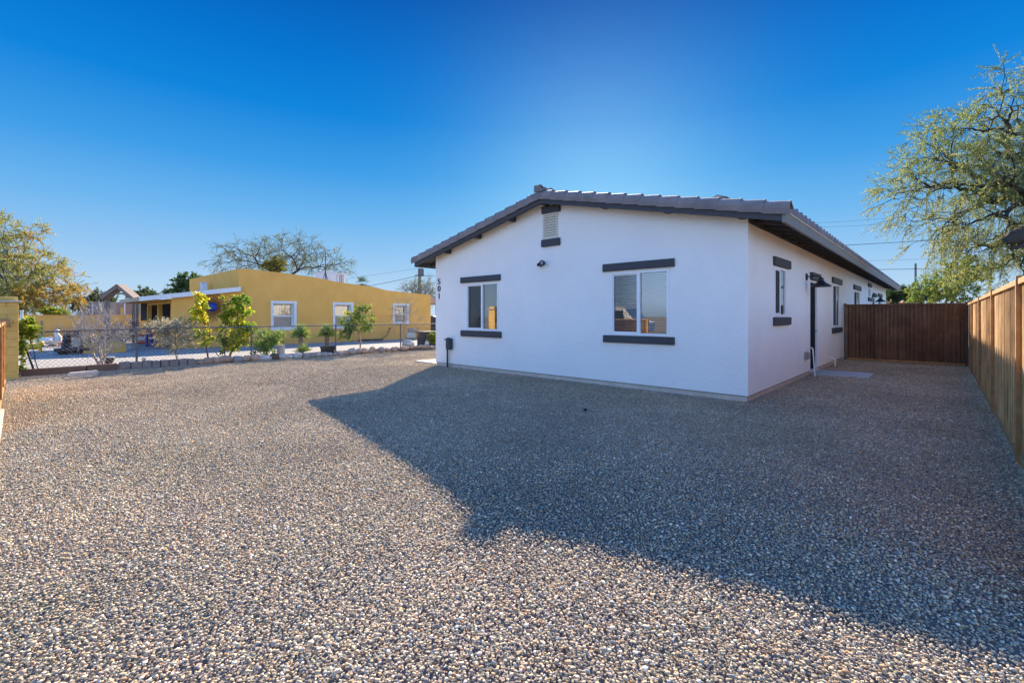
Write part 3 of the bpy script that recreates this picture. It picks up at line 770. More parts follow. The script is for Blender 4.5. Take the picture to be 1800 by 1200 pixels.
# yellow block pillar
PX, PY = -16.25, 0.02
pl = thing('block_pillar', 'yellow painted block pillar with a pale cap at the left edge', 'pillar', (PX-.3, PY-.7, gz(PX)))
b = MB(); b.box(PX-.42,PX-.012,PY-2.0,PY-.008,gz(PX)-.1,1.72); b.build('core', M['yblock'], pl)
b = MB(); z = gz(PX); k = 0
rr = random.Random(3)
while z < 1.70:                       # courses of block faces, joints left open
    h = 0.195; off = 0.2*(k%2)
    yy = PY-2.0
    cuts = [PY-2.0] + [PY - .40*j - off - .0 for j in range(4,-1,-1) if PY-2.0 < PY-.40*j-off < PY-.02] + [PY]
    for c0,c1 in zip(cuts[:-1],cuts[1:]):
        b.bbox(PX-.42,PX+rr.uniform(0,.006),c0+.004,c1-.004,z+.003,min(z+h-.003,1.715),0.006)
    z += h; k += 1
b.build('blocks', M['yblock'], pl)
b = MB(); b.bbox(PX-.47,PX+.05,PY-2.05,PY+.05,1.722,1.765,0.012); b.build('cap', M['pad'], pl)
b = MB(); b.bbox(PX-.38,PX-.04,PY-.34,PY-.02,1.767,1.86,0.01); b.build('coping_block', M['yblock'], pl)
t = thing('gate_latch', 'rusted steel latch bracket bolted to the yellow block pillar', 'latch', (PX+.08, PY-.5, 1.2))
b = MB(); b.bbox(PX+.008,PX+.10,PY-1.2,PY-.12,1.14,1.32,0.006); b.build('bracket', M['rustrail'], t)
b = MB(); b.tube([(PX+.14,PY-.95,1.26),(PX+.14,PY-.5,1.22)],.05,12); b.build('roller', M['black'], t)

# ------------------------------------------------------------------ chain link fence
CX = -17.3
cf = thing('chain_link_fence', 'low grey chain link fence between the gravel yard and the yellow house driveway', 'fence', (CX, 7, 0))
ytop = 1.03
Y0c, Y1c = 0.05, 20.4
b = MB(); b.tube([(CX,Y0c,.97),(CX,2.38,1.02),(CX,5.45,ytop),(CX,Y1c,ytop)],0.021,8); b.build('top_rail', M['steel'], cf)
for y in (2.38,5.45,8.45,11.4,14.4,17.4,20.4):
    b = MB(); b.tube([(CX+.03,y,-.2),(CX+.03,y,ytop+.01)],0.027,10); b.lathe([(0.03,0),(0.03,.02),(.012,.04)],n=10,c=(CX+.03,y,ytop+.01)); b.build('post', M['steel'], cf)
b = MB(); pa, pb = at(35,583,depth(CX,.1)), at(60,652,depth(CX+.25,.4)); b.tube([pa,pb],0.022,8); b.build('brace', M['green'], cf)
b = MB(); pit = 0.105; zb, zt = 0.03, 1.0; hh = zt-zb; kk = hh*1.05
y = Y0c-kk
while y < Y1c:
    for sgn in (1,-1):
        ya, yb = (y,y+kk) if sgn>0 else (y+kk,y)
        za, zc = zb, zt
        # clip to the run
        def cl(ya,za,yb,zc):
            if yb < ya: ya,za,yb,zc = yb,zc,ya,za
            if yb <= Y0c or ya >= Y1c: return None
            if ya < Y0c: za += (zc-za)*(Y0c-ya)/(yb-ya); ya = Y0c
            if yb > Y1c: zc += (za-zc)*(yb-Y1c)/(yb-ya); yb = Y1c
            return ya,za,yb,zc
        c = cl(ya,za,yb,zc)
        if c: b.tube([(CX-.012+sgn*.003,c[0],c[1]),(CX-.012+sgn*.003,c[2],c[3])],0.0036,3,cap=False)
    y += pit
b.build('wire_mesh', M['steel'], cf)

# border: timber edging, kerb stone, blocks and rocks
EXB = CX+.20
def bpoint(px, X=EXB): return onX(px, X)
t0, t1 = PY+.05, bpoint(205)
b = MB(); b.bbox(EXB-.10,EXB+.10,t0,bpoint(150),gz(EXB)-.1,0.035,0.02,0.01)
b.top('timber_edging', M['tie'], 'long brown timber edging along the fence foot next to the pillar', 'edging')
b = MB(); b.bbox(EXB-.12,EXB+.08,bpoint(150)+.02,bpoint(206),gz(EXB)-.1,0.05,0.02,0.01)
b.top('timber_edging', M['tie'], 'short brown timber edging at the foot of the bare white bush', 'edging')
p0, p1 = gnd(121,661,-.1), gnd(171,656,-.1)
d = (p1-p0); d.z = 0; L = d.length; d.normalize(); nn = Vector((-d.y,d.x,0))
bm = bmesh.new(); bmesh.ops.create_cube(bm, size=1)
for v in bm.verts: v.co = Vector((v.co.x*L, v.co.y*.13, v.co.z*.13))
bmesh.ops.bevel(bm, geom=list(bm.edges), offset=.02, segments=2, affect='EDGES')
Mx = Matrix.Translation((p0+p1)/2 + Vector((0,0,.02))) @ Matrix(((d.x,nn.x,0,0),(d.y,nn.y,0,0),(0,0,1,0),(0,0,0,1)))
MB().frombm(bm, Mx).top('kerb_stone', M['found'], 'pale grey kerb stone lying on the gravel below the bare white bush', 'kerb stone')
bl_y = [bpoint(x) for x in (209,229)] + [bpoint(x) for x in (249,265.5,281,296.5,313,328,343)]
nb = 0
ordn = ['first','second','third','fourth','fifth','sixth','seventh','eighth','ninth','tenth','eleventh','twelfth','thirteenth','fourteenth']
for a, c in zip(bl_y[:-1], bl_y[1:]):
    b = MB(); b.bbox(EXB-.13,EXB+.12,a+.008,c-.008,gz(EXB)-.08,0.075+random.uniform(-.015,.015),0.02,0.012)
    b.top('retaining_block', M['block'], f'rough grey-brown retaining block, {ordn[nb]} from the left in the row under the chain link fence', 'block', 'retaining blocks under the fence'); nb += 1
rocks = [(353,639,11,.0),(363.5,637,15,.0),(379,636.5,14,0),(397,636,21,0),(416,633.5,16,1),(432,632,13,0),(447,631,15,0),(464,629.5,17,2),(482,630,14,3),(497.6,628,13,2),(508.7,627.5,10,2),(522,627,14,2),(538,625,11,1),(549,624.5,10,1),
 (558.6,625,9,2),(570,622.5,13,1),(580,622.5,9,2),(588,622.5,9,0),(597.7,622,10,2),(608,619.5,9,0),(618.5,618,13,1),(629,617,10,1),(642,617,13,0),(650,616,8,1),(655.7,613.5,10,0),(670,614.5,11,1),(681,614,10,1),(690.6,613.4,8,0),(698,612.6,8,1),(707.7,612.2,11,0),(716,611.6,8,2),(722,610.8,7,0),(728,610.6,8,0),(733.5,610,7,1),(739,609.6,8,0),(745.6,609.4,8,1),(751.7,609,8,0),(758,609,8,2),(764,609,7,0)]
RC = [((0.40,0.265,0.18),'tan'),((0.31,0.27,0.245),'grey'),((0.47,0.42,0.38),'pale'),((0.13,0.09,0.065),'dark brown')]
lm = [(441,'second'),(588,'third'),(694,'fourth')]
cnt = {}
for i,(px,py,w,ci) in enumerate(rocks):
    Y = onX(px, EXB); z = depth(EXB, Y); rad = w/2/F*z*1.25
    zc = CH - (py-HY)/F*z
    col, cn = RC[int(ci)]
    rr = random.Random(i); s = rr.uniform(.85,1.15)
    b = MB(); rz = rad*rr.uniform(.62,.8)
    b.blob((0,0,0),(rad*.8,rad*1.05,rz),i*3+1,3,0.22)
    b.c = [tuple(c*s for c in col)]*len(b.v)
    if px < 441: ref = 'between the last block and the post by the yellow saplings'; key = 0
    elif px < 588: ref = 'right of the post beside the bushy green shrub'; key = 1
    elif px < 694: ref = 'right of the post behind the potted yucca'; key = 2
    else: ref = 'right of the last visible fence post'; key = 3
    cnt[key] = cnt.get(key,0)+1
    o = b.build('border_rock', M['rock'], None, True)
    o.location = (EXB+rr.uniform(-.04,.06), Y, max(zc, gz(EXB)+rz*.6)); o.rotation_euler = (0,0,rr.uniform(-.3,.3))
    tag(o, f'{cn} border rock, {ordn[min(cnt[key]-1,13)]} one {ref}', 'rock', 'rocks bordering the fence')

# ------------------------------------------------------------------ yellow house
YX = -23.8
yh = thing('yellow_house', 'long ochre yellow stucco house with white trimmed windows beyond the chain link fence', 'house', (YX, 10, 0))
prof = [(420,472),(440,472.8),(470,476.5),(500,480),(526.7,483.4),(557,487.8),(591.7,495.3),(626,500),(656.7,504),(678,510),(711,513.8),(757,518)]
pr = []
for px,py in prof:
    Y = onX(px,YX); pr.append((Y, hgt(YX,Y,py)))
YA, YB = pr[0][0], pr[-1][0]
W3 = []
for l,r_ in ((476,521),(585,621),(690.5,718.5)):
    W3.append((onX(l,YX), onX(r_,YX)))
wz = [(hgt(YX,W3[0][0],528.5),hgt(YX,W3[0][0],581)),(hgt(YX,W3[1][0],531),hgt(YX,W3[1][0],578)),(hgt(YX,W3[2][0],533),hgt(YX,W3[2][0],570.5))]
holes = [(W3[i][0]+.12, W3[i][1]-.12, wz[i][1]+.12, wz[i][0]-.12) for i in range(3)]
zmax = 2.62
ym = MB()
wall_panels(ym,'X',YX,YA,YB,-.05,zmax,holes,0.30,-1)
top = [(YX,YA,zmax),(YX,YB,zmax)] + [(YX,y,z) for y,z in reversed(pr)]
ym.add(top, [tuple(range(len(top)))])
back = YX-9
ym.add([(YX,y,z) for y,z in pr]+[(YX-.25,y,z) for y,z in pr], [(i,i+1,len(pr)+i+1,len(pr)+i) for i in range(len(pr)-1)])     # parapet top
ym.add([(YX-.25,y,z) for y,z in pr]+[(YX-.25,y,2.3) for y,z in pr], [(i+1,i,len(pr)+i,len(pr)+i+1) for i in range(len(pr)-1)])
ym.add([(YX,YA,-.05),(YX,YA,pr[0][1]),(back,YA,pr[0][1]),(back,YA,-.05)], [(0,1,2,3)])
ym.add([(YX,YA,pr[0][1]),(back,YA,pr[0][1]),(back,YA+.25,pr[0][1]),(YX,YA+.25,pr[0][1])], [(0,1,2,3)])
ym.add([(YX,YB,-.05),(YX,YB,pr[-1][1]),(back,YB,pr[-1][1]),(back,YB,-.05)], [(0,1,2,3)])
ym.add([(back,YA,-.05),(back,YB,-.05),(back,YB,2.7),(back,YA,3.3)], [(0,1,2,3)])
# side wall of the porch room
PFY = onX(301.5,YX)
ym.box(YX-.2,YX-.002,PFY,YA-.002,-.05,2.10)
ym.add([(YX-.002,PFY,2.1),(YX-.002,YA,2.1),(YX-.002,YA,2.62),(YX-.002,PFY,2.28)], [(0,1,2,3)])
ym.build('wall', M['yellow'], yh)
b = MB(); b.add([(YX-.25,YA+.25,2.35),(YX-.25,YB,2.25),(back,YB,2.25),(back,YA+.25,2.35)], [(0,1,2,3)]); b.build('roof', M['drive'], yh)
for i in range(3):
    (a,c),(zt,zb) = W3[i], wz[i]
    fr = MB()
    fr.bbox(YX-.002,YX+.035,a,a+.12,zb+.12,zt-.12,0.005); fr.bbox(YX-.002,YX+.035,c-.12,c,zb+.12,zt-.12,0.005)
    fr.bbox(YX-.002,YX+.037,a-.01,c+.01,zt-.12,zt,0.005); fr.bbox(YX-.002,YX+.05,a-.01,c+.01,zb,zb+.12,0.005)
    win = fr.build('window', M['white'], yh)
    h = holes[i]; mz = (h[2]+h[3])/2 - .02; xi = YX-.2
    fr = MB()
    fr.box(xi-.02,xi+.02,h[0],h[0]+.05,h[2],h[3]); fr.box(xi-.02,xi+.02,h[1]-.05,h[1],h[2],h[3]); fr.box(xi-.02,xi+.02,h[0]+.05,h[1]-.05,h[3]-.05,h[3]); fr.box(xi-.02,xi+.02,h[0]+.05,h[1]-.05,h[2],h[2]+.05); fr.box(xi-.022,xi+.026,h[0]+.05,h[1]-.05,mz-.035,mz+.035)
    fr.build('frame', M['white'], win)
    rv = MB()                                           # white painted reveal
    rv.box(YX-.19,YX-.003,h[1]-.012,h[1]-.002,h[2]+.002,h[3]-.002); rv.box(YX-.19,YX-.003,h[0]+.002,h[0]+.012,h[2]+.002,h[3]-.002); rv.box(YX-.19,YX-.003,h[0]+.013,h[1]-.013,h[2]+.002,h[2]+.012); rv.box(YX-.19,YX-.003,h[0]+.013,h[1]-.013,h[3]-.012,h[3]-.002)
    rv.build('reveal', M['white'], win)
    pn = MB(); pn.box(xi-.012,xi-.006,h[0]+.05,h[1]-.05,h[2]+.05,mz-.035); pn.build('lower_pane', M['pane2'], win)
    pn = MB(); pn.add([(xi-.006,h[0]+.05,mz+.035),(xi-.006,h[1]-.05,mz+.035),(xi-.006,h[1]-.05,h[3]-.05),(xi-.006,h[0]+.05,h[3]-.05)], [(0,1,2,3)]); pn.build('upper_pane', M['glass'], win)
    bk = MB(); bk.box(xi-.09,xi-.08,h[0],h[1],mz,h[3]); bk.build('interior', M['inside'], win)
    if i != 1:
        gr = MB()
        for j in range(1,7):
            u = h[0]+.05+(h[1]-h[0]-.1)*j/7; gr.box(xi-.03,xi-.024,u-.006,u+.006,mz+.035,h[3]-.05)
        for z in (mz+.12, h[3]-.16): gr.box(xi-.0235,xi-.018,h[0]+.05,h[1]-.05,z-.006,z+.006)
        gr.build('grille', M['white'], win)
# porch
za, zc = hgt(YX,onX(420,YX),506), hgt(YX,onX(245,YX),523.5)
pya, pyc = onX(420,YX), onX(243,YX)
xl = YX-5
pf = MB()
pf.add([(YX+.28,pya,za-.16),(YX+.28,pyc,zc-.14),(YX+.28,pyc,zc+.04),(YX+.28,pya,za+.04),(YX+.22,pya,za-.16),(YX+.22,pyc,zc-.14),(YX+.22,pyc,zc+.04),(YX+.22,pya,za+.04)], [(0,1,2,3),(5,4,7,6),(0,1,5,4),(2,3,7,6),(1,2,6,5),(3,0,4,7)])
pch = pf.build('porch_fascia', M['white'], yh)
b = MB(); b.box(xl,YX+.218,pyc,pyc+.05,zc-.13,zc+.03); b.build('porch_fascia', M['tan'], yh)
b = MB(); b.add([(YX+.22,pya,za),(YX+.22,pyc+.05,zc),(xl,pyc+.05,zc),(xl,pya,za),(YX+.22,pya,za+.035),(YX+.22,pyc,zc+.035),(xl,pyc,zc+.035),(xl,pya,za+.035)], [(3,2,1,0),(4,5,6,7),(0,1,5,4),(1,2,6,5)]); b.build('porch_roof', M['drive'], yh)
bmz = 2.02
b = MB(); b.box(xl,YX-.21,PFY-.05,PFY+.06,bmz-.10,bmz+.10); b.build('porch_beam', M['ypaint'], yh)
for x in np.arange(xl+.4,YX-.3,.55):
    b = MB(); b.box(x-.03,x+.03,pyc+.055,PFY-.055,bmz-.02,bmz+.08); b.build('rafter', M['ypaint'], yh)
for px in (281,262.5,236,215):
    x = onY(px,PFY)
    b = MB(); b.box(x-.09,x+.09,PFY-.08,PFY+.08,0,bmz-.102); b.build('porch_post', M['ypaint'], yh)
b = MB(); b.box(xl,YX-.22,PFY+.9,PFY+1.0,0,1.15); b.build('porch_wall', M['yellow'], yh)
b = MB(); b.box(xl,YX-.22,PFY+1.2,PFY+1.25,0.0,2.3); b.box(xl-.05,xl,PFY-.3,PFY+1.25,1.16,2.2); b.build('porch_interior', M['screen'], yh)  # dark boards stand in for the shaded depth of the porch
for px in (291,):
    x = onY(px,PFY+.95); b = MB(); b.box(x-.6,x+.5,PFY+.93,PFY+.97,1.16,2.0); b.build('porch_window', M['pane2'], yh)
# sun ornament
sy, szz = onX(372.5,YX), hgt(YX,onX(372.5,YX),539.5)
t = thing('sun_ornament', 'round sunburst wall ornament with bronze rays and a blue centre', 'wall ornament', (YX, sy, szz))
b = MB(); rr = random.Random(5)
for i in range(44):
    a = 2*math.pi*i/44; L = rr.uniform(.55,.72); w = .02
    ca, sa = math.cos(a), math.sin(a)
    b.add([(YX+.02,sy+ca*.15-sa*w,szz+sa*.15+ca*w),(YX+.02,sy+ca*.15+sa*w,szz+sa*.15-ca*w),(YX+.02,sy+ca*L+sa*w*.7,szz+sa*L-ca*w*.7),(YX+.02,sy+ca*L-sa*w*.7,szz+sa*L+ca*w*.7),
           (YX+.035,sy+ca*.15,szz+sa*.15),(YX+.03,sy+ca*L,szz+sa*L)], [(0,1,2,3),(4,1,2,5),(4,5,3,0),(0,1,4),(2,3,5)])
b.build('rays', M['copper'], t)
b = MB(); b.lathe([(0.20,0.0),(0.20,.05),(.17,.09),(.10,.12),(.02,.13)],n=28,M=Matrix.Rotation(R(90),4,'Y'),c=(YX+.02,sy,szz)); b.build('centre', M['blue'], t, True)
# cooler, antenna, cage
zc0 = depth(-26.5,13)
p = at(573,488,31); q0,q1 = at(557,488,31), at(590,478,31)
t = thing('evaporative_cooler', 'pale metal cooler box on the yellow house roof behind the antenna', 'cooler', (p.x,p.y,2.3))
wv = (at(590,488,31)-at(557,488,31))
b = MB(); cx_, cy_ = p.x, p.y
b.bbox(cx_-.45,cx_+.45,cy_-.5,cy_+.5,2.45,at(573,479,31).z,0.03); b.build('cabinet', M['acbox'], t)
b = MB(); b.bbox(cx_-.5,cx_+.5,cy_-.55,cy_+.55,at(573,479,31).z+.002,at(573,479,31).z+.05,0.02); b.build('lid', M['acbox'], t)
b = MB()
for i in range(8): b.box(cx_+.4505,cx_+.462,cy_-.4,cy_+.4,2.75+i*.1,2.79+i*.1)
b.build('louvre', M['greybox'], t)
p = at(599,494,30.5)
t = thing('metal_chimney_cage', 'white slatted metal cage standing on the yellow roof edge', 'vent cage', (p.x,p.y,p.z-.3))
b = MB()
zt_ = at(599,482.5,30.5).z
for dx in (-.2,-.07,.07,.2):
    for dy in (-.22,.22): b.box(p.x+dx-.025,p.x+dx+.025,p.y+dy-.02,p.y+dy+.02,p.z-.3,zt_)
for dy in (-.1,0.0,.1):
    for dx in (-.2,.2): b.box(p.x+dx-.02,p.x+dx+.02,p.y+dy-.022,p.y+dy+.022,p.z-.3,zt_)
b.build('slats', M['white'], t)
b = MB(); b.bbox(p.x-.25,p.x+.25,p.y-.27,p.y+.27,zt_+.001,zt_+.05,0.01); b.build('cap', M['white'], t)
b = MB(); b.box(p.x-.12,p.x+.12,p.y-.12,p.y+.12,p.z-.3,zt_-.01); b.build('core', M['inside'], t)
p = at(572,490,29.5); ptop = at(572,443,29.5).z
t = thing('antenna_mast', 'thin dark antenna mast with stay legs on the yellow house roof', 'antenna', (p.x,p.y,2.4))
b = MB(); b.tube([(p.x,p.y,2.3),(p.x,p.y,ptop)],[.035,.022],8); b.build('mast', M['green'], t)
for dx,dy in ((.35,.3),(-.35,.4),(0,-.5)):
    b = MB(); b.tube([(p.x,p.y,at(0,476,29.5).z),(p.x+dx,p.y+dy,2.5)],.018,6); b.build('stay', M['green'], t)
b = MB(); b.tube([(p.x-.3,p.y-.3,ptop-.3),(p.x+.3,p.y+.3,ptop-.3)],.012,6); b.build('crossbar', M['green'], t)
p = at(358,503,24)
t = thing('roof_box', 'small white vent box on the porch roof beside the parapet', 'vent box', (p.x,p.y,2.4))
b = MB(); b.bbox(p.x-.13,p.x+.13,p.y-.13,p.y+.13,2.3,at(0,497.5,24).z,0.015); b.build('housing', M['white'], t)
b = MB(); zz=at(0,497.5,24).z; b.bbox(p.x-.17,p.x+.17,p.y-.17,p.y+.17,zz+.001,zz+.04,0.012); b.build('lid', M['white'], t)
# hose, wall panel
hp = []
c0 = gnd(652,599.5); 
for i in range(90):
    a = i*.42; r_ = .35+.12*math.sin(i*.21); hp.append((YX+.75+r_*.75*math.cos(a), c0.y+r_*1.7*math.sin(a), .03+.0009*i))
s0 = onX(688,YX+.08); s1 = hgt(YX+.08,s0,577)
hp += [(YX+.4,s0-.9,.08),(YX+.15,s0-.35,.25),(YX+.06,s0-.05,.7),(YX+.05,s0,s1),(YX+.04,s0-.15,s1+.03)]
MB().tube(hp,.022,6).top('garden_hose', M['black'], 'black garden hose coiled at the foot of the yellow wall', 'hose')
a0,a1 = onX(713,YX), onX(728,YX); za_,zb_ = hgt(YX,a0,594), hgt(YX,a0,577)
t = thing('utility_cabinet', 'pale utility cabinet on the yellow wall below the third window', 'utility box', (YX,a0,za_))
b = MB(); b.bbox(YX,YX+.18,a0,a1,za_,za_+(zb_-za_)*.55,0.02); b.build('box', M['cream'], t)
b = MB(); b.bbox(YX,YX+.12,a0+.15,a1+.1,za_+(zb_-za_)*.56,zb_,0.03); b.build('meter', M['greybox'], t)

# ------------------------------------------------------------------ plants and trees
def kcluster(P, k, rg):
    c = P[rg.choice(len(P), k, replace=False)]
    for _ in range(3):
        d = ((P[:,None,:]-c[None])**2).sum(2); l = d.argmin(1)
        for j in range(k):
            if (l==j).any(): c[j] = P[l==j].mean(0)
    return l
def tree(name, label, cat, base, ells, ntips, bark, rtrunk, leaf=None, seed=1, group=None, stems=1, fork=0.35, twig=0.5, nleaf=30, lsize=(0.05,0.02), cols=((0.07,0.10,0.03),), sag=0.12, crook=0.12, tips_twigs=4, tw_r=0.004, droop=0.0, shell=0.55, lean=None, crown_name='crown', trunk_name='trunk', gap=0.0, minr=0.004):
    rg = np.random.default_rng(seed); rr = random.Random(seed)
    base = Vector(base)
    pts = []
    wts = np.array([e[3]*e[4]*e[5] for e in ells]); wts = wts/wts.sum()
    gdir = rg.normal(size=(4,3)); gph = rg.uniform(0,6,4)
    while len(pts) < ntips:
        e = ells[rg.choice(len(ells), p=wts)]
        v = rg.normal(size=3); v /= np.linalg.norm(v); v *= rg.uniform(shell,1)**0.7
        p = np.array(e[:3]) + v*np.array(e[3:6])
        if gap and sum(math.sin(2.2*float(gdir[q]@v)*1.7+gph[q]) for q in range(4))/4 < -1+gap*1.2: continue
        pts.append(p)
    T = np.array(pts)
    mb = MB(); tw = []
    def seg(p0, p1, r0, r1, level):
        L = (p1-p0).length; n = max(2, min(6, int(L/0.35)+2))
        path = []; rad = []
        off1 = Vector((rr.gauss(0,1),rr.gauss(0,1),rr.gauss(0,.6)))*L*crook; off2 = Vector((rr.gauss(0,1),rr.gauss(0,1),rr.gauss(0,.6)))*L*crook*.5
        for i in range(n+1):
            t = i/n; p = p0.lerp(p1,t) + off1*(t*(1-t)*2) + off2*math.sin(t*math.pi*2)*.5*(1-t)
            p.z += L*sag*math.sin(math.pi*t)
            path.append(p); rad.append(r0+(r1-r0)*t)
        mb.tube(path, rad, 7 if r0 > .05 else (5 if r0 > .02 else 3), cap=False)
        return path
    def rec(node, idx, r, level):
        P = T[idx]
        if len(idx) == 1:
            tip = Vector(P[0]); path = seg(node, tip, max(minr,min(r,.02)), minr*.6, level); tw.append((path[-2], tip)); return
        k = min(len(idx), 2 if level > 0 and rr.random() < .5 else 3)
        if len(idx) <= 4: k = len(idx)
        l = kcluster(P, k, rg) if len(idx) > k else np.arange(len(idx))
        for j in range(k):
            sub = idx[l==j]
            if not len(sub): continue
            cen = Vector(T[sub].mean(0))
            rs = max(minr, rtrunk*math.sqrt(len(sub)/ntips)*(.95 if level<2 else 1.0))
            if len(sub) == 1: rec(node, sub, rs, level+1); continue
            nd = node.lerp(cen, fork + .12*rr.random())
            seg(node, nd, min(r, rs*1.15), rs, level)
            rec(nd, sub, rs, level+1)
    cen = Vector(T.mean(0))
    idx = np.arange(ntips)
    if stems > 1:
        l = kcluster(T, stems, rg)
        for j in range(stems):
            s = idx[l==j]
            if not len(s): continue
            b0 = base + Vector((rr.gauss(0,1),rr.gauss(0,1),0))*rtrunk*1.5
            c = Vector(T[s].mean(0)); nd = b0.lerp(c, .4+.15*rr.random()); nd = Vector((nd.x,nd.y,nd.z))
            rs = rtrunk*math.sqrt(len(s)/ntips)
            seg(b0, nd, rs*1.3, rs, 0); rec(nd, s, rs, 1)
    else:
        low = min(e[2]-e[5] for e in ells)
        nd = lean if lean else base.lerp(cen, .5); 
        if not lean: nd.z = max(base.z+(cen.z-base.z)*.35, min(low+.25, base.z+(cen.z-base.z)*.7))
        nd = Vector(nd); seg(base, nd, rtrunk*1.25, rtrunk, 0); rec(nd, idx, rtrunk, 1)
    # twig sprays
    tps = []; tds = []
    for p0, tip in tw:
        d0 = (tip-p0).normalized() if (tip-p0).length > 1e-6 else Vector((0,0,1))
        for q in range(tips_twigs):
            d = (d0 + Vector((rr.gauss(0,1),rr.gauss(0,1),rr.gauss(0,1)))*.75 - Vector((0,0,droop))).normalized()
            L = twig*rr.uniform(.5,1.15); s = p0.lerp(tip, rr.uniform(.5,1))
            e = s + d*L - Vector((0,0,droop*L*.5))
            m_ = s.lerp(e,.5) + Vector((rr.gauss(0,1),rr.gauss(0,1),rr.gauss(0,1)))*L*.08
            mb.tube([s,m_,e],[tw_r,tw_r*.8,tw_r*.45],3,cap=False)
            tps.append((s,e)); tds.append(d)
    root = thing(name, label, cat, base, group)
    mb.build(trunk_name, bark, root)
    if leaf and nleaf:
        S = np.array([p[0] for p in tps]); E = np.array([p[1] for p in tps]); n = len(S)
        cs = np.array(cols)
        # colour drifts clump by clump
        cl = kcluster(S, min(14,n), rg) if n > 30 else np.zeros(n,int)
        cb = cs[rg.integers(0,len(cs),cl.max()+1)]
        k = nleaf; tpar = rg.uniform(.05,1.05,(n,k,1))
        C = S[:,None,:]*(1-tpar) + E[:,None,:]*tpar
        D = (E-S); D /= np.linalg.norm(D,axis=1)[:,None]+1e-9
        dirs = rg.normal(size=(n,k,3))*.9 + D[:,None,:]*.5; dirs[:,:,2] -= .15; dirs /= np.linalg.norm(dirs,axis=2)[:,:,None]
        side = np.cross(dirs, rg.normal(size=(n,k,3))); side /= np.linalg.norm(side,axis=2)[:,:,None]+1e-9
        s = rg.uniform(.6,1.2,(n,k,1))
        a = C; bq = C + dirs*lsize[0]*s
        mid = (a*.5+bq*.5)
        V = np.stack([a, mid+side*lsize[1]*s*.5, bq, mid-side*lsize[1]*s*.5], 2).reshape(-1,3) - np.array(base)
        Fc = np.arange(len(V)).reshape(-1,4)
        mixc = np.where(rg.uniform(size=(n,1,1))<.65, cb[cl][:,None,:], cs[rg.integers(0,len(cs),(n,k))])
        mixc = mixc*rg.uniform(.7,1.3,(n,k,1))
        Cv = np.repeat(mixc.reshape(-1,3),4,axis=0)
        o = bpy.data.objects.new(crown_name, npmesh(crown_name, V, Fc, Cv, leaf, 4)); COL.objects.link(o); o.parent = root
    return root
def ell(px,py,z,wpx,hpx,dm=None):
    c = at(px,py,z); rx = wpx/2/F*z; rz = hpx/2/F*z
    return (c.x,c.y,c.z,rx,dm or rx,rz)
OL = ((0.22,0.28,0.085),(0.29,0.33,0.095),(0.16,0.215,0.075),(0.36,0.355,0.11))
# big mesquite at right
tb = Vector((4.3,16.2,0))
tree('mesquite_tree','large feathery green mesquite tree hanging over the right fence','tree',tb,
     [ell(1700,335,11.5,270,230,2.6), ell(1750,440,11.5,190,110,2.2), ell(1800,225,11.0,260,230,2.6), ell(1850,380,11.0,260,300,2.4), ell(1680,250,12,160,150,1.6), ell(1900,200,11,200,260,2)],
     720, M['bark'], .22, M['leaf'], 21, nleaf=58, lsize=(.044,.013), cols=OL, twig=.55, tips_twigs=5, droop=.3, sag=.14, crook=.16, fork=.38, shell=.3, lean=at(1930,440,11.3), gap=.5, minr=.006, tw_r=.004)
# thick sawn limb
p0,p1,p2 = at(1835,395,10.6), at(1800,410,10.4), at(1766,424,10.2)
t = MB(); t.tube([p0,p1,at(1780,418,10.3),p2],[.19,.17,.16,.05],12); t.tube([at(1800,428,10.35),at(1790,434,10.3),at(1778,437,10.25)],[.07,.05,.03],8)
t.build('broken_limb', M['bark'], bpy.data.objects['mesquite_tree'])
G2 = ((0.13,0.20,0.035),(0.17,0.24,0.04),(0.25,0.28,0.05))
tree('green_tree','bright green tree behind the gate and fence corner','tree',gnd(1665,570),[ell(1655,505,32,110,60,2.2),ell(1690,480,32,90,60,2)],150,M['bark'],.14,M['leaf'],31,nleaf=34,lsize=(.14,.055),cols=G2,twig=.6,tips_twigs=4,shell=.2)
tree('green_tree','dark green tree just past the far end of the white house','tree',at(1578,562,45),[ell(1578,518,45,40,26,1.5)],70,M['bark'],.1,M['leaf'],32,nleaf=26,lsize=(.2,.08),cols=((0.03,0.07,0.02),(0.05,0.09,0.025)),twig=.5,tips_twigs=4,shell=.2)
tree('green_tree','distant grey green tree by the thin pole behind the gate','tree',at(1618,562,60),[ell(1620,518,60,60,26,2)],70,M['bark'],.14,M['leaf'],33,nleaf=26,lsize=(.25,.1),cols=((0.07,0.10,0.05),(0.09,0.12,0.05)),twig=.7,tips_twigs=4,shell=.2)
# left mesquites
OR = ((0.50,0.31,0.05),(0.34,0.32,0.075),(0.30,0.29,0.07),(0.24,0.27,0.08),(0.19,0.23,0.075),(0.36,0.33,0.07),(0.22,0.26,0.08))
tree('mesquite_tree','large mesquite turning orange behind the yellow yard wall at far left','tree',at(35,572,40),
     [ell(5,430,40,120,130,3.2),ell(60,490,38,170,110,3.2),ell(20,520,37,190,70,3),ell(110,510,38,80,80,2)],420,M['bark'],.2,M['leaf'],41,nleaf=40,lsize=(.14,.04),cols=OR,twig=.9,tips_twigs=5,droop=.3,shell=.2,gap=.4,minr=.012,tw_r=.008)
tree('mesquite_tree','pale sparse mesquite at the far left frame edge behind the orange one','tree',at(-60,572,46),
     [ell(-20,480,46,140,170,4)],200,M['bark'],.24,M['leaf'],42,nleaf=30,lsize=(.18,.05),cols=((0.10,0.13,0.05),(0.14,0.15,0.05)),twig=.9,tips_twigs=4,droop=.3,shell=.2,minr=.012,tw_r=.008)
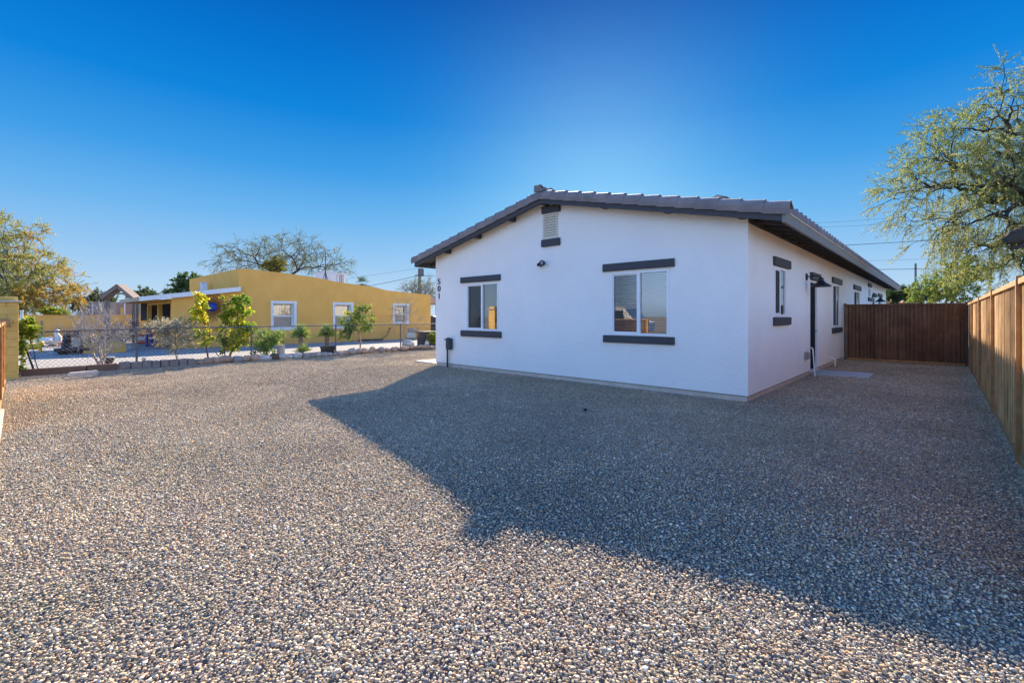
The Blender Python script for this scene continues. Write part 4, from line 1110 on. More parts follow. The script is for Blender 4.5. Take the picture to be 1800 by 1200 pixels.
# sparse tree over the yellow roof
tree('mesquite_tree','wide sparse half bare mesquite rising behind the yellow house roof','tree',at(500,590,40),
     [ell(430,455,40,140,55,3),ell(500,445,40,170,70,3.5),ell(570,462,40,120,60,3),ell(400,470,40,70,30,2)],330,M['bark'],.15,M['leaf'],43,nleaf=9,lsize=(.14,.04),cols=((0.13,0.16,0.07),(0.17,0.19,0.08)),twig=.9,tips_twigs=4,droop=.25,shell=.35,lean=at(500,500,40),minr=.014,tw_r=.009,fork=.42)
tree('bushy_tree','small olive green bushy tree behind the yellow parapet top','tree',at(478,590,38),[ell(482,470,38,44,30,1)],50,M['bark'],.1,M['leaf'],44,nleaf=34,lsize=(.14,.06),cols=((0.30,0.28,0.05),(0.2,0.22,0.05)),twig=.4,shell=.2)
tree('bushy_tree','dark green tree behind the porch roof of the yellow house','tree',at(335,580,44),[ell(332,502,44,52,40,1.4),ell(350,505,44,40,30,1.2)],90,M['bark'],.12,M['leaf'],45,nleaf=36,lsize=(.2,.09),cols=((0.07,0.13,0.04),(0.10,0.17,0.05)),twig=.5,shell=.15)
tree('bushy_tree','distant small green tree beyond the timber gable frame','tree',at(255,575,55),[ell(250,520,55,50,22,1.5),ell(295,516,55,24,16,1)],60,M['bark'],.12,M['leaf'],46,nleaf=26,lsize=(.24,.1),cols=((0.05,0.09,0.03),(0.07,0.10,0.035)),twig=.6,shell=.2)
tree('bushy_tree','dark low tree behind the yard wall right of the orange mesquite','tree',at(165,575,46),[ell(165,535,46,90,40,2)],110,M['bark'],.12,M['leaf'],47,nleaf=30,lsize=(.2,.08),cols=((0.07,0.09,0.03),(0.12,0.11,0.04),(0.05,0.075,0.025)),twig=.7,shell=.15)
tree('bare_tree','pale leafless tree behind the utility pole','tree',at(745,585,46),[ell(740,512,46,80,52,2.2)],170,M['barkg'],.14,M['leaf'],48,nleaf=5,lsize=(.14,.05),cols=((0.16,0.17,0.09),),twig=.8,tips_twigs=4,shell=.2,minr=.014,tw_r=.009)
tree('low_bush','bright yellow green bush topping the yard wall below the orange mesquite','bush',at(95,590,30),[ell(95,551,30,60,12,.6)],60,M['bark'],.05,M['leaf'],49,nleaf=34,lsize=(.13,.07),cols=((0.22,0.24,0.02),(0.16,0.21,0.02)),twig=.3,shell=.1)
# palm
p = at(636,560,62); pt = at(636,499,62)
pm = thing('palm_tree','fan palm crown peeking over the yellow roof','palm',p)
MB().tube([p,pt],[.25,.2],10).build('trunk', M['bark'], pm)
b = MB(); rr = random.Random(4)
for i in range(42):
    a = rr.uniform(0,2*math.pi); el_ = rr.uniform(-.5,1.3); L = rr.uniform(1.1,1.7)
    d = Vector((math.cos(a)*math.cos(el_),math.sin(a)*math.cos(el_),math.sin(el_)))
    s = d.cross(Vector((0,0,1))); s = s.normalized() if s.length>.01 else Vector((1,0,0))
    for k in range(9):
        w = (k-4)/4; e = pt + d*L*(1-.25*abs(w)) + s*w*.55*L - Vector((0,0,.12*L)); m0 = pt + d*L*.35
        b.add([m0, m0.lerp(e,.5)+s*.03, e, m0.lerp(e,.5)-s*.03], [(0,1,2,3)], (0.05,0.085,0.025))
b.build('crown', M['leaf'], pm)

# yard plants along the fence
def rowp(px, dx=-.35):           # a spot just behind the chain link
    X = CX+dx; return Vector((X, onX(px,X), 0.0))
def pell(px,py,dx,wpx,hpx,dm=None):
    X = CX+dx; z = depth(X,onX(px,X)); return ell(px,py,z,wpx,hpx,dm)
tree('bare_bush','leafless whitish many stemmed bush behind the chain link fence','bush',rowp(176)+Vector((0,0,-.1)),[pell(168,575,-.35,112,96,.6),pell(212,585,-.35,60,60,.5),pell(135,575,-.35,50,50,.4)],120,M['barkw'],.062,None,51,stems=6,twig=.36,tips_twigs=5,tw_r=.005,minr=.0075,shell=.35,sag=-.04,crook=.05,fork=.42,crown_name='twigs',trunk_name='stems')
tree('sage_bush','pale grey green open bush between the saplings and the bare bush','bush',rowp(312),[pell(305,590,-.3,75,64,.5),pell(325,585,-.3,40,56,.4),pell(285,575,-.3,40,40,.4)],120,M['barkg'],.022,M['leaf'],52,stems=4,twig=.25,nleaf=22,lsize=(.045,.018),cols=((0.42,0.39,0.28),(0.36,0.36,0.25),(0.48,0.43,0.31)),tips_twigs=5,shell=.15,sag=.03,minr=.004)
YG = ((0.62,0.58,0.03),(0.48,0.52,0.03),(0.66,0.56,0.04),(0.30,0.40,0.03))
tree('sapling','young yellow leaved sapling left of the sun ornament, tied to a leaning stake','sapling',rowp(366),[pell(352,545,-.3,24,60,.28),pell(362,590,-.3,20,50,.25)],46,M['bark'],.022,M['leaf'],53,twig=.2,nleaf=17,lsize=(.085,.06),cols=YG,tips_twigs=3,shell=.1,lean=rowp(369)+Vector((0,0,.75)),minr=.005)
tree('sapling','slim darker green sapling, the middle one of three','sapling',rowp(395),[pell(396,552,-.35,18,60,.22),pell(394,598,-.35,16,46,.2)],34,M['bark'],.016,M['leaf'],54,twig=.16,nleaf=15,lsize=(.08,.05),cols=((0.09,0.17,0.02),(0.14,0.22,0.02),(0.30,0.34,0.02)),tips_twigs=3,shell=.1,lean=rowp(394)+Vector((0,0,.6)),minr=.005)
tree('sapling','tallest bright yellow green sapling, right of the sun ornament','sapling',rowp(403),[pell(422,545,-.3,34,60,.32),pell(424,585,-.3,34,50,.32),pell(410,605,-.3,22,34,.25),pell(440,572,-.3,18,26,.2)],88,M['bark'],.024,M['leaf'],55,twig=.2,nleaf=17,lsize=(.09,.06),cols=YG+((0.12,0.22,0.02),),tips_twigs=3,shell=.1,lean=rowp(407)+Vector((0,0,.5)),minr=.005)
b = MB(); b.tube([rowp(386,-.25),rowp(371,-.3)+Vector((0,0,.42))],.016,6); b.top('garden_stake', M['barkt'], 'pale leaning garden stake propping the left sapling', 'stake')
tree('green_shrub','bushy glossy green shrub in front of the first yellow house window','shrub',rowp(470),[pell(468,603,-.3,46,46,.42),pell(488,592,-.3,20,26,.25),pell(458,612,-.3,30,28,.3)],90,M['bark'],.02,M['leaf'],56,stems=4,twig=.2,nleaf=14,lsize=(.065,.036),cols=((0.14,0.26,0.035),(0.20,0.33,0.045),(0.32,0.42,0.06)),tips_twigs=3,shell=.1)
tree('citrus_tree','small citrus tree with a curved thin trunk before the second window','tree',rowp(633),[pell(622,568,-.3,48,40,.5),pell(637,550,-.3,34,28,.4),pell(612,585,-.3,36,26,.35),pell(650,570,-.3,24,30,.3)],100,M['barkt'],.03,M['leaf'],57,twig=.24,nleaf=11,lsize=(.095,.05),cols=((0.13,0.22,0.03),(0.20,0.28,0.03),(0.40,0.40,0.05),(0.09,0.16,0.03)),tips_twigs=3,shell=.2,lean=rowp(631)+Vector((0,0,.62)),minr=.006)
tree('bare_sapling','leafless pale sapling in front of the third yellow house window','sapling',rowp(712),[pell(710,545,-.3,76,50,.6),pell(700,560,-.3,50,50,.5),pell(730,570,-.3,40,40,.4)],85,M['barkt'],.026,None,58,twig=.35,tips_twigs=4,tw_r=.006,minr=.007,shell=.2,lean=rowp(711)+Vector((0,0,.8)),sag=.03)
p = rowp(717,-.2); b = MB(); b.blob((p.x,p.y,.13),(.22,.28,.2),8,2,.2); b.c=[(0.46,0.47,0.44)]*len(b.v); b.top('boulder', M['rock'], 'pale angular boulder at the foot of the bare sapling', 'rock')
tree('vine','leafy yellow green vine climbing beside the yellow block pillar','vine',Vector((CX+.1,PY+.35,0)),[pell(48,578,.1,30,34,.2),pell(41,612,.1,12,40,.12),pell(38,640,.1,6,20,.06)],60,M['bark'],.012,M['leaf'],59,stems=3,twig=.12,nleaf=10,lsize=(.075,.055),cols=((0.25,0.32,0.02),(0.16,0.25,0.02),(0.34,0.37,0.03)),tips_twigs=3,shell=.1)
tree('planter_shrub','dark purplish twiggy shrub growing in the low yellow planter','shrub',gnd(218,607),[ell(218,582,24,60,44,1),ell(200,590,24,50,30,.8)],120,M['barkg'],.035,M['leaf'],60,stems=4,twig=.3,nleaf=8,lsize=(.08,.035),cols=((0.10,0.07,0.08),(0.13,0.10,0.10)),tips_twigs=4,shell=.15)
tree('planter_shrub','low yellow flowering plant in the planter behind the bare bush','shrub',gnd(165,610),[ell(163,598,23.5,36,16,.5)],50,M['bark'],.02,M['leaf'],61,stems=4,twig=.2,nleaf=14,lsize=(.08,.04),cols=((0.12,0.15,0.02),(0.42,0.25,0.02),(0.08,0.11,0.02)),tips_twigs=3,shell=.1)
tree('potted_shrub','round light green shrub tucked against the white house corner','shrub',rowp(760,-.15),[pell(760,594,-.15,20,20,.3)],60,M['bark'],.014,M['leaf'],62,stems=4,twig=.12,nleaf=16,lsize=(.08,.035),cols=((0.30,0.34,0.04),(0.2,0.27,0.03)),tips_twigs=4,shell=.1)
# yuccas
def rosette(px, py, rad, n, cols, up=(0.0,1.45), seed=1, X=CX-.3, w=.035):
    rr = random.Random(seed); c = at(px,py,depth(X,onX(px,X))); b = MB()
    for i in range(n):
        a = rr.uniform(0,6.283); el_ = rr.uniform(*up); L = rad*rr.uniform(.75,1.1)
        d = Vector((math.cos(a)*math.cos(el_),math.sin(a)*math.cos(el_),math.sin(el_)))
        s = d.cross(Vector((0,0,1))); s = s.normalized()*w if s.length>.01 else Vector((w,0,0))
        k = rr.choice(cols); k = tuple(x*rr.uniform(1.1,1.6) for x in k)
        m_ = c + d*L*.5 + Vector((0,0,.02*L)); e = c + d*L - Vector((0,0,.12*L*(1-el_/1.6)))
        b.add([c-s*.4, c+s*.4, m_+s*.5, e, m_-s*.5], [(0,1,2,3,4)], k)
    return b, c
YC = ((0.30,0.36,0.05),(0.14,0.24,0.06),(0.10,0.19,0.06),(0.40,0.42,0.05))
for px, tb_, ty, rad, lab in ((529,621,589,.40,'trunked yucca with spiky green crown rising from a spreading base rosette'),(575,609,587,.37,'trunked yucca with spiky yellow green crown planted in a dark square pot')):
    X = CX-.3; y = onX(px,X); zb_ = hgt(X,y,tb_); zt_ = hgt(X,y,ty)
    t = thing('yucca', lab, 'yucca', (X,y,zb_), 'trunked yuccas')
    rr = random.Random(px); b = MB()
    n = 9; pth = [(X+rr.uniform(-.01,.01),y+rr.uniform(-.01,.01),zb_-.05+(zt_-zb_+.05)*i/n) for i in range(n+1)]
    b.tube(pth,[.085*(1.12 if i%2 else .95) for i in range(n+1)],12); b.build('trunk', M['wood'], t)
    b,_ = rosette(px, ty, rad*1.18, 300, YC, (-.2,1.5), px, X, .045); b.build('crown', M['flower'], t)
    if px == 529:
        b,_ = rosette(px+4, 619, .42, 90, ((0.26,0.33,0.07),(0.20,0.28,0.07)), (.1,1.3), 3, X+.05, .05); b.build('base_rosette', M['flower'], t)
X = CX-.3; y = onX(576,X); zt_ = hgt(X,y,608.5)
t = thing('planter_pot','dark grey square planter pot holding the right yucca','pot',(X,y,-.1))
b = MB()
for (w0,w1,z0,z1) in ((.17,.21,-.1,zt_-.03),):
    b.add([(X-w0,y-w0,z0),(X+w0,y-w0,z0),(X+w0,y+w0,z0),(X-w0,y+w0,z0),(X-w1,y-w1,z1),(X+w1,y-w1,z1),(X+w1,y+w1,z1),(X-w1,y+w1,z1)], [(3,2,1,0),(0,1,5,4),(1,2,6,5),(2,3,7,6),(3,0,4,7)])
b.build('body', M['pot'], t)
b = MB(); w=.23
for q in ((X-w,X+w,y-w,y-w+.04),(X-w,X+w,y+w-.04,y+w),(X-w,X-w+.04,y-w+.04,y+w-.04),(X+w-.04,X+w,y-w+.04,y+w-.04)): b.box(*q,zt_-.028,zt_+.01)
b.build('rim', M['pot'], t)
b = MB(); b.box(X-w+.041,X+w-.041,y-w+.041,y+w-.041,zt_-.06,zt_-.02); b.build('soil', M['tie'], t)
# grey post/bucket behind the shrub
p = rowp(493,-.3); z1 = hgt(p.x,p.y,605.5)
t = thing('concrete_cylinder','grey concrete cylinder with a white strip standing beside the green shrub','cylinder',(p.x,p.y,-.1))
b = MB(); b.lathe([(.11,-.1),(.115,0),(.11,z1-.02),(.10,z1)],c=(p.x,p.y,0),n=20); b.build('body', M['found'], t)
b = MB(); b.tube([(p.x+.09,p.y+.10,-.1),(p.x+.09,p.y+.10,z1+.02)],.02,8); b.build('strip', M['pvc'], t)
# black bin, jug, grill at the house corner
p = rowp(750,-.55)
z1 = hgt(p.x,p.y,582)
t = thing('storage_bin','black lidded storage bin by the white house corner','bin',(p.x,p.y,0))
b = MB(); b.bbox(p.x-.28,p.x+.28,p.y-.36,p.y+.36,0,z1-.08,.03); b.build('body', M['pot'], t)
b = MB(); b.bbox(p.x-.32,p.x+.32,p.y-.42,p.y+.42,z1-.078,z1,.02); b.build('lid', M['pot'], t)
for dy in (-.2,.2):
    b = MB(); b.lathe([(.07,-.02),(.07,.02)],n=14,M=Matrix.Rotation(R(90),4,'Y'),c=(p.x+.30,p.y+dy,.08)); b.build('wheel', M['black'], t)
p = rowp(750,-.1)
t = thing('water_jug','white plastic jug standing beside the black bin','jug',(p.x,p.y,0))
b = MB(); b.lathe([(.085,0),(.09,.02),(.09,.17),(.06,.22),(.025,.25),(.025,.28)],n=18,c=p); b.build('body', M['pvc'], t)
b = MB(); b.tube([(p.x+.03,p.y+.05,.24),(p.x+.05,p.y+.10,.2),(p.x+.05,p.y+.095,.12)],.012,8); b.build('handle', M['pvc'], t)
p = gnd(761,592)
t = thing('barbecue_grill','dark covered barbecue grill behind the yellow house end wall','grill',(p.x,p.y,0))
b = MB(); b.blob((p.x,p.y,1.0),(.5,.6,.42),3,3,.1); b.build('cover', M['pot'], t)
b = MB(); b.bbox(p.x-.35,p.x+.35,p.y-.5,p.y+.5,.1,.75,.03); b.build('cart', M['black'], t)
# rear carport past the yellow house
p = at(759,560,36)
t = thing('rear_carport','flat roofed carport seen in the gap between the two houses','carport',(p.x,p.y,0))
b = MB(); b.box(p.x-1.6,p.x+3.2,p.y-2,p.y+2,at(0,535,36).z,at(0,527,36).z); b.build('roof', M['greybox'], t)
b = MB(); b.box(p.x-1.6,p.x+3.2,p.y+1.7,p.y+1.9,0,at(0,535.1,36).z); b.build('back_wall', M['tan'], t)
for dx in (-1.4,.8,3.0):
    b = MB(); b.box(p.x+dx-.08,p.x+dx+.08,p.y-1.9,p.y-1.74,0,at(0,535.1,36).z); b.build('post', M['wood'], t)
b = MB(); b.box(p.x-.9,p.x+2.5,p.y+1.55,p.y+1.69,0,at(0,545,36).z); b.build('doorway', M['inside'], t)

# ------------------------------------------------------------------ yard at far left
YW = gnd(140,594)
wx = YW.x
t = thing('yard_wall','low ochre yellow yard wall behind the ornaments at far left','wall',(wx,0,0))
b = MB(); b.box(wx-.2,wx,-14,12,-.05,1.40); b.build('wall', M['yellow'], t)
b = MB(); b.box(wx-.23,wx+.03,-14,12,1.401,1.45); b.build('coping', M['yellow'], t)
for px in (73,):
    y = onX(px,wx); b = MB(); b.box(wx+.001,wx+.05,y-.04,y+.04,0,1.1); b.build('downpipe', M['fascia'], t)
p = at(38,545,13.2); pb = gnd(38,645,0)
b = MB(); b.tube([(-18.2,onX(38,-18.2),0),(-18.2,onX(38,-18.2),hgt(-18.2,onX(38,-18.2),547))],.03,10); b.lathe([(.04,0),(.04,.03)],n=12,c=(-18.2,onX(38,-18.2),hgt(-18.2,onX(38,-18.2),547))); b.top('vent_pipe',M['pvc'],'thin white pipe standing behind the yellow block pillar','pipe')
# low planter
pa, pb = gnd(147,621.5), gnd(222,619)
t = thing('low_planter','low yellow masonry planter behind the bare white bush','planter',((pa.x+pb.x)/2,(pa.y+pb.y)/2,0))
ph = .36
x1 = (pa.x+pb.x)/2
b = MB(); y0_,y1_ = onX(147,x1), onX(222,x1)
b.bbox(x1-.15,x1,y0_,y1_,0,ph,.01); b.bbox(x1-1.6,x1-1.45,y0_,y1_,0,ph,.01); b.bbox(x1-1.45,x1-.15,y0_,y0_+.15,0,ph,.01); b.bbox(x1-1.45,x1-.15,y1_-.15,y1_,0,ph,.01); b.build('wall', M['yellow'], t)
b = MB(); b.box(x1-1.45,x1-.15,y0_+.15,y1_-.15,0,ph-.06); b.build('soil', M['tie'], t)
# timber gable frame
zf = 24.0
def gp_(px,py,z=zf): return at(px,py,z)
ap = gp_(213,504); el1 = gp_(184,524); er = gp_(243,528); dv = Vector((CF[0],CF[1],0))
t = thing('timber_gable','weathered timber gable frame with open top standing in the neighbouring yard','arbor',(ap.x,ap.y,0))
def beam(a, c, w, h):
    d = (c-a); L_ = d.length; d.normalize(); s = Vector((CF[0],CF[1],0)); u = d.cross(s).normalized()
    vs = [a+s*sx_*w/2+u*uz*h/2 for sx_ in (-1,1) for uz in (-1,1)] + [c+s*sx_*w/2+u*uz*h/2 for sx_ in (-1,1) for uz in (-1,1)]
    return vs, [(0,1,3,2),(4,6,7,5),(0,4,5,1),(2,3,7,6),(0,2,6,4),(1,5,7,3)]
for e_ in (el1, er):
    b = MB(); b.add(*beam(ap+Vector((0,0,.02)), e_, .5, .14)); b.build('rafter', M['wood'], t)
    b = MB(); b.add(*beam(ap+Vector((0,0,.11)), e_+Vector((0,0,.09)), .56, .04)); b.build('roof_board', M['wood'], t)
for px in (234.5,241,186,191):
    q = gp_(px,527); b = MB(); b.box(q.x-.055,q.x+.055,q.y-.055,q.y+.055,0,q.z); b.build('post', M['wood'], t)
b = MB(); b.add(*beam(gp_(198,516),gp_(228,516),.12,.08)); b.build('tie_beam', M['wood'], t)
# neighbour building behind the wall
t = thing('low_building','flat roofed building with dark windows beyond the yard wall','building',(at(215,560,42)))
c = at(215,560,42); 
b = MB(); xw = c.x; b.box(xw-4,xw,onX(150,xw),onX(262,xw),0,hgt(xw,onX(215,xw),531)); b.build('wall', M['tan'], t)
b = MB(); b.box(xw-4.3,xw+.4,onX(222,xw),onX(264,xw),hgt(xw,onX(215,xw),531)+.002,hgt(xw,onX(215,xw),526)); b.build('roof', M['pad'], t)
for a_,c_ in ((205,233),(150,175)):
    b = MB(); b.box(xw+.001,xw+.03,onX(a_,xw),onX(c_,xw),1.55,hgt(xw,onX(215,xw),533)); wn=b.build('window', M['pane2'], t)
    b = MB(); m_=(onX(a_,xw)+onX(c_,xw))/2; b.box(xw+.031,xw+.05,m_-.05,m_+.05,1.55,hgt(xw,onX(215,xw),533)); b.build('mullion', M['white'], wn)
# goose
gc = gnd(91,609)
t = thing('goose_statue','large white goose statue on the neighbour\'s concrete yard','statue',gc)
z = depth(gc.x,gc.y); s = z/F      # metres per pixel there
ux = Vector((CR[0],CR[1],0))
def local(c):
    r = Vector((c.x,c.y,0)).normalized(); return Vector((r.y,-r.x,0)), r
gu,gv = local(gc)
def gpt(dx,dy,dd=0): return Vector((gc.x,gc.y,0)) + gu*dx*s + Vector((0,0,dy*s)) + gv*dd
b = MB()
b.tube([gpt(-16,13),gpt(-12,12),gpt(-5,10),gpt(3,9),gpt(8,11),gpt(9,16),gpt(6,22),gpt(5,26),gpt(7,28),gpt(9,27)],[.03,.10,.17,.19,.15,.11,.075,.07,.08,.05],12)
b.build('body', M['goose'], t, True)
b = MB(); b.tube([gpt(9,27),gpt(13,26.5)],[.05,.02],8); b.build('beak', M['orange'], t)
for dx in (-3,3):
    b = MB(); b.tube([gpt(dx,8),gpt(dx,0)],.035,8); b.build('leg', M['orange'], t)
for dd in (-.26,.26):
    b = MB(); b.blob(gpt(-4,11,dd*.6),(.2,.2,.13),3,2,.1); b.build('wing', M['goose'], t)
b = MB(); b.bbox(gc.x-.3,gc.x+.3,gc.y-.45,gc.y+.45,0,.05,.01); b.build('plinth', M['wood'], t)
def potty(px,py,wp,hp,mat,name,label,rimmat=None):
    c = gnd(px,py); s = depth(c.x,c.y)/F; r = wp/2*s; h = hp*s
    t = thing(name,label,'pot',c)
    b = MB(); b.lathe([(r*.7,0),(r*.98,h*.85),(r*1.0,h),(r*.88,h),(r*.8,h*.8)],n=20,c=c); b.build('body', M[mat], t)
    b = MB(); b.lathe([(r*1.03,h*.8),(r*1.06,h*.99),(r*.99,h*1.01)],n=20,c=c); b.build('rim', M[rimmat or mat], t)
    return c, s
potty(109,607.5,13,9,'red','red_tub','wide red tub beside the white goose statue')
c,s_ = potty(69,609,9,9,'pvc','flower_pot','white flower pot with pale green leaves behind the yellow dog figure')
b,_ = rosette(69,600,.32,70,((0.30,0.45,0.15),(0.22,0.38,0.12)),(.0,1.4),9,c.x,.06)
t = b.top('pot_plant', M['flower'], 'pale green leafy plant growing in the white flower pot', 'plant')
# yellow dog figure
dc = gnd(55,620); s = depth(dc.x,dc.y)/F
du_,dv_ = local(dc)
def dpt(dx,dy,dd=0): return Vector((dc.x,dc.y,0)) + du_*dx*s + Vector((0,0,dy*s)) + dv_*dd
t = thing('dog_figure','bright yellow dog shaped yard ornament near the vine','yard ornament',dc)
b = MB(); b.tube([dpt(-13,12),dpt(-8,11),dpt(0,11),dpt(8,11),dpt(11,13),dpt(13,17),dpt(16,17)],[.08,.13,.125,.13,.11,.1,.05],10); b.build('body', M['toyyellow'], t, True)
for dx in (-10,10):
    for dd in (-.09,.09):
        b = MB(); b.tube([dpt(dx,10,dd),dpt(dx+1,5,dd),dpt(dx+3,0,dd)],[.06,.05,.045],8); b.build('leg', M['toyyellow'], t)
b = MB(); b.tube([dpt(-13,13),dpt(-16,17)],[.04,.02],8); b.build('tail', M['toyyellow'], t)
# rooster
rc_ = gnd(54,610); s = depth(rc_.x,rc_.y)/F
ru_,rv_ = local(rc_)
def rpt(dx,dy,dd=0): return Vector((rc_.x,rc_.y,0)) + ru_*dx*s + Vector((0,0,dy*s)) + rv_*dd
t = thing('rooster_figure','red rooster ornament on a stand among the vine leaves','yard ornament',rc_)
b = MB(); b.tube([rpt(-4,19),rpt(-1,17),rpt(2,18),rpt(3,23),rpt(4,25)],[.05,.13,.12,.07,.04],10); b.build('body', M['red'], t, True)
b = MB(); b.tube([rpt(0,16),rpt(0,0)],.03,8); b.build('stand', M['black'], t)
b = MB(); b.tube([rpt(3,25),rpt(5,26.5)],[.035,.03],6); b.build('comb', M['white'], t)
# dark cart
kc = gnd(128,622); s = depth(kc.x,kc.y)/F
ku,kv = local(kc)
def kpt(dx,dy,dd=0): return Vector((kc.x,kc.y,0)) + ku*dx*s + Vector((0,0,dy*s)) + kv*dd
t = thing('garden_cart','black garden cart with a tilted navy tub beside the low planter','cart',kc)
# tub: tilted open tray
def tub(b, inset, dz):
    o = []
    for (dy, dd, hw) in ((6,-.25,13),(30,.75,10)):
        for sg in (-1,1): o.append(kpt(sg*(hw-inset),dy+dz,dd))
    return o
q = tub(None,0,3); r_ = tub(None,3,-4)
b = MB(); b.add(q+[v+kv*.35 for v in r_], [(4,5,7,6),(0,1,5,4),(1,3,7,5),(3,2,6,7),(2,0,4,6)])
b.build('tub', M['navy'], t)
b = MB()
for i,j in ((0,1),(1,3),(3,2),(2,0)): b.tube([q[i],q[j]],.05,8)
b.build('rim', M['black'], t)
for sg in (-1,1):
    b = MB(); b.lathe([(.10,-.04),(.16,-.035),(.16,.035),(.10,.04)],n=18,M=Matrix.Rotation(R(90),4,'Y') ,c=kpt(sg*12,4.4,.1)); b.build('wheel', M['black'], t)
b = MB(); b.tube([kpt(-8,31,.75),kpt(-7,37,.9),kpt(0,39,.95),kpt(7,37,.9),kpt(8,31,.75)],.035,8); b.build('handle', M['black'], t)
b = MB(); b.bbox(kpt(0,0).x-.3,kpt(0,0).x+.3,kpt(0,0).y-.5,kpt(0,0).y+.5,.12,.22,.02); b.build('chassis', M['black'], t)
p = kpt(4,20,.22); b = MB(); b.bbox(p.x-.03,p.x+.03,p.y-.12,p.y+.12,p.z-.18,p.z+.18,.01); b.build('tag', M['cream'], t)
# toys on the porch
pc = gnd(250,604); s = depth(pc.x,pc.y)/F
t = thing('toy_bin','red and white plastic toy bin by the porch post','toy bin',pc)
b = MB(); h = 12*s; w = 7*s; b.bbox(pc.x-w,pc.x+w,pc.y-w,pc.y+w,0,h*.45,.03); b.build('base', M['red'], t)
b = MB(); b.bbox(pc.x-w*1.1,pc.x+w*1.1,pc.y-w*1.1,pc.y+w*1.1,h*.452,h*1.1,.03); b.build('bin', M['goose'], t)
b = MB(); b.bbox(pc.x-w*1.2,pc.x+w*1.2,pc.y-w*1.2,pc.y+w*1.2,h*1.102,h*1.4,.04); b.build('lid', M['red'], t)
pc = gnd(281,608); s = depth(pc.x,pc.y)/F
t = thing('toy_slide','red and blue plastic toy slide at the porch edge','toy slide',pc)
su_,sv_ = local(pc)
def spt(dx,dy,dd=0): return Vector((pc.x,pc.y,0)) + su_*dx*s + Vector((0,0,dy*s)) + sv_*dd
b = MB(); vs=[]
for dx,dy in ((-18,26),(-10,22),(-2,14),(2,11)):
    vs += [spt(dx,dy,-.3),spt(dx,dy,.3),spt(dx,dy+4,-.3),spt(dx,dy+4,.3)]
b.add(vs,[(4*i+a_,4*i+4+a_,4*i+4+c_,4*i+c_) for i in range(3) for a_,c_ in ((0,1),(0,2),(1,3))]); b.build('chute', M['red'], t)
b = MB(); b.bbox(spt(1,0).x-.25,spt(1,0).x+.25,spt(1,0).y-.3,spt(1,0).y+.3,6*s,16*s,.04); b.build('step', M['blue'], t)
b = MB(); b.bbox(spt(0,0).x-.2,spt(0,0).x+.2,spt(0,0).y-.22,spt(0,0).y+.22,0,5.9*s,.04); b.build('foot', M['red'], t)
b = MB(); b.tube([spt(-18,26),spt(-18,0)],.06,8); b.tube([spt(-12,23),spt(-13,0)],.06,8); b.build('ladder', M['blue'], t)
# solar light and pot by bare bush
p = rowp(253,-.15); z1 = hgt(p.x,p.y,630)
t = thing('solar_light','small white solar path light behind the retaining blocks','path light',(p.x,p.y,0))
b = MB(); b.tube([(p.x,p.y,-.05),(p.x,p.y,z1)],.012,8); b.build('stem', M['steel'], t)
b = MB(); b.lathe([(.03,-.05),(.06,-.01),(.065,.015),(.02,.035)],n=16,c=(p.x,p.y,z1)); b.build('lamp_head', M['white'], t)
p = rowp(190,-.55)
t = thing('round_pot','small dark round pot behind the stems of the bare bush','pot',(p.x,p.y,0))
b = MB(); b.lathe([(.09,0),(.14,.09),(.15,.17),(.13,.2),(.11,.2),(.10,.15)],n=18,c=(p.x,p.y,0)); b.build('body', M['pot'], t)
b = MB(); b.lathe([(.155,.165),(.16,.185),(.13,.205)],n=18,c=(p.x,p.y,0)); b.build('rim', M['greybox'], t)

# ------------------------------------------------------------------ utilities
def pole(px, ytop, ybase, z, rad, name, label, transformer):
    b0 = at(px,HY,z); b0.z = 0; tp = at(px,ytop,z)
    t = thing(name,label,'utility pole',b0)
    MB().tube([b0,tp],[rad*1.2,rad],10).build('pole', M['polewood'], t)
    if transformer:
        c = at(px+3.2,479,z); b = MB(); b.lathe([(.0,-.42),(.26,-.42),(.27,-.4),(.27,.4),(.25,.44),(.05,.46)],n=16,c=c); b.build('transformer', M['steel'], t)
        b = MB(); a_,c_ = at(px-8,484,z), at(px+9,484,z); b.tube([a_,c_],.06,6); b.build('crossarm', M['polewood'], t)
    else:
        b = MB(); a_,c_ = at(px-2.2,ytop+9,z), at(px+2.2,ytop+9,z); b.tube([a_,c_],.06,6); b.build('crossarm', M['polewood'], t)
    return t
pole(737.5,472,530,52,.17,'utility_pole','wooden utility pole with a grey transformer between the two houses',True)
pole(1609.5,463,540,70,.13,'utility_pole','thin distant utility pole seen over the gate',False)
def wire(a, c, z0, z1, r, label, sagpx=3):
    P = []
    for i in range(13):
        t = i/12; P.append(at(a[0]+(c[0]-a[0])*t, a[1]+(c[1]-a[1])*t + sagpx*4*t*(1-t), z0+(z1-z0)*t))
    MB().tube(P, r, 4).top('power_line', M['black'], label, 'power line', 'overhead power lines')
wire((560,515),(737,484),56,52,.022,'overhead wire rising from the yellow roof to the utility pole')
wire((737,484),(1000,486),52,60,.018,'overhead wire leaving the utility pole towards the white house')
wire((600,491),(1000,428),70,70,.013,'thin faint overhead wire under the left roof eave',2)
wire((1380,436),(1900,402),40,40,.021,'thick dark overhead wire, the upper one right of the white roof')
wire((1400,474),(1900,464),45,45,.022,'thick dark overhead wire, the lower one crossing the thin pole')
wire((1380,394),(1700,371),60,60,.012,'faint topmost overhead wire above the white roof eave')
wire((1380,401),(1700,383),60,60,.012,'faint overhead wire just under the topmost one')
wire((1400,460),(1800,446),60,60,.012,'faint overhead wire between the two thick ones')
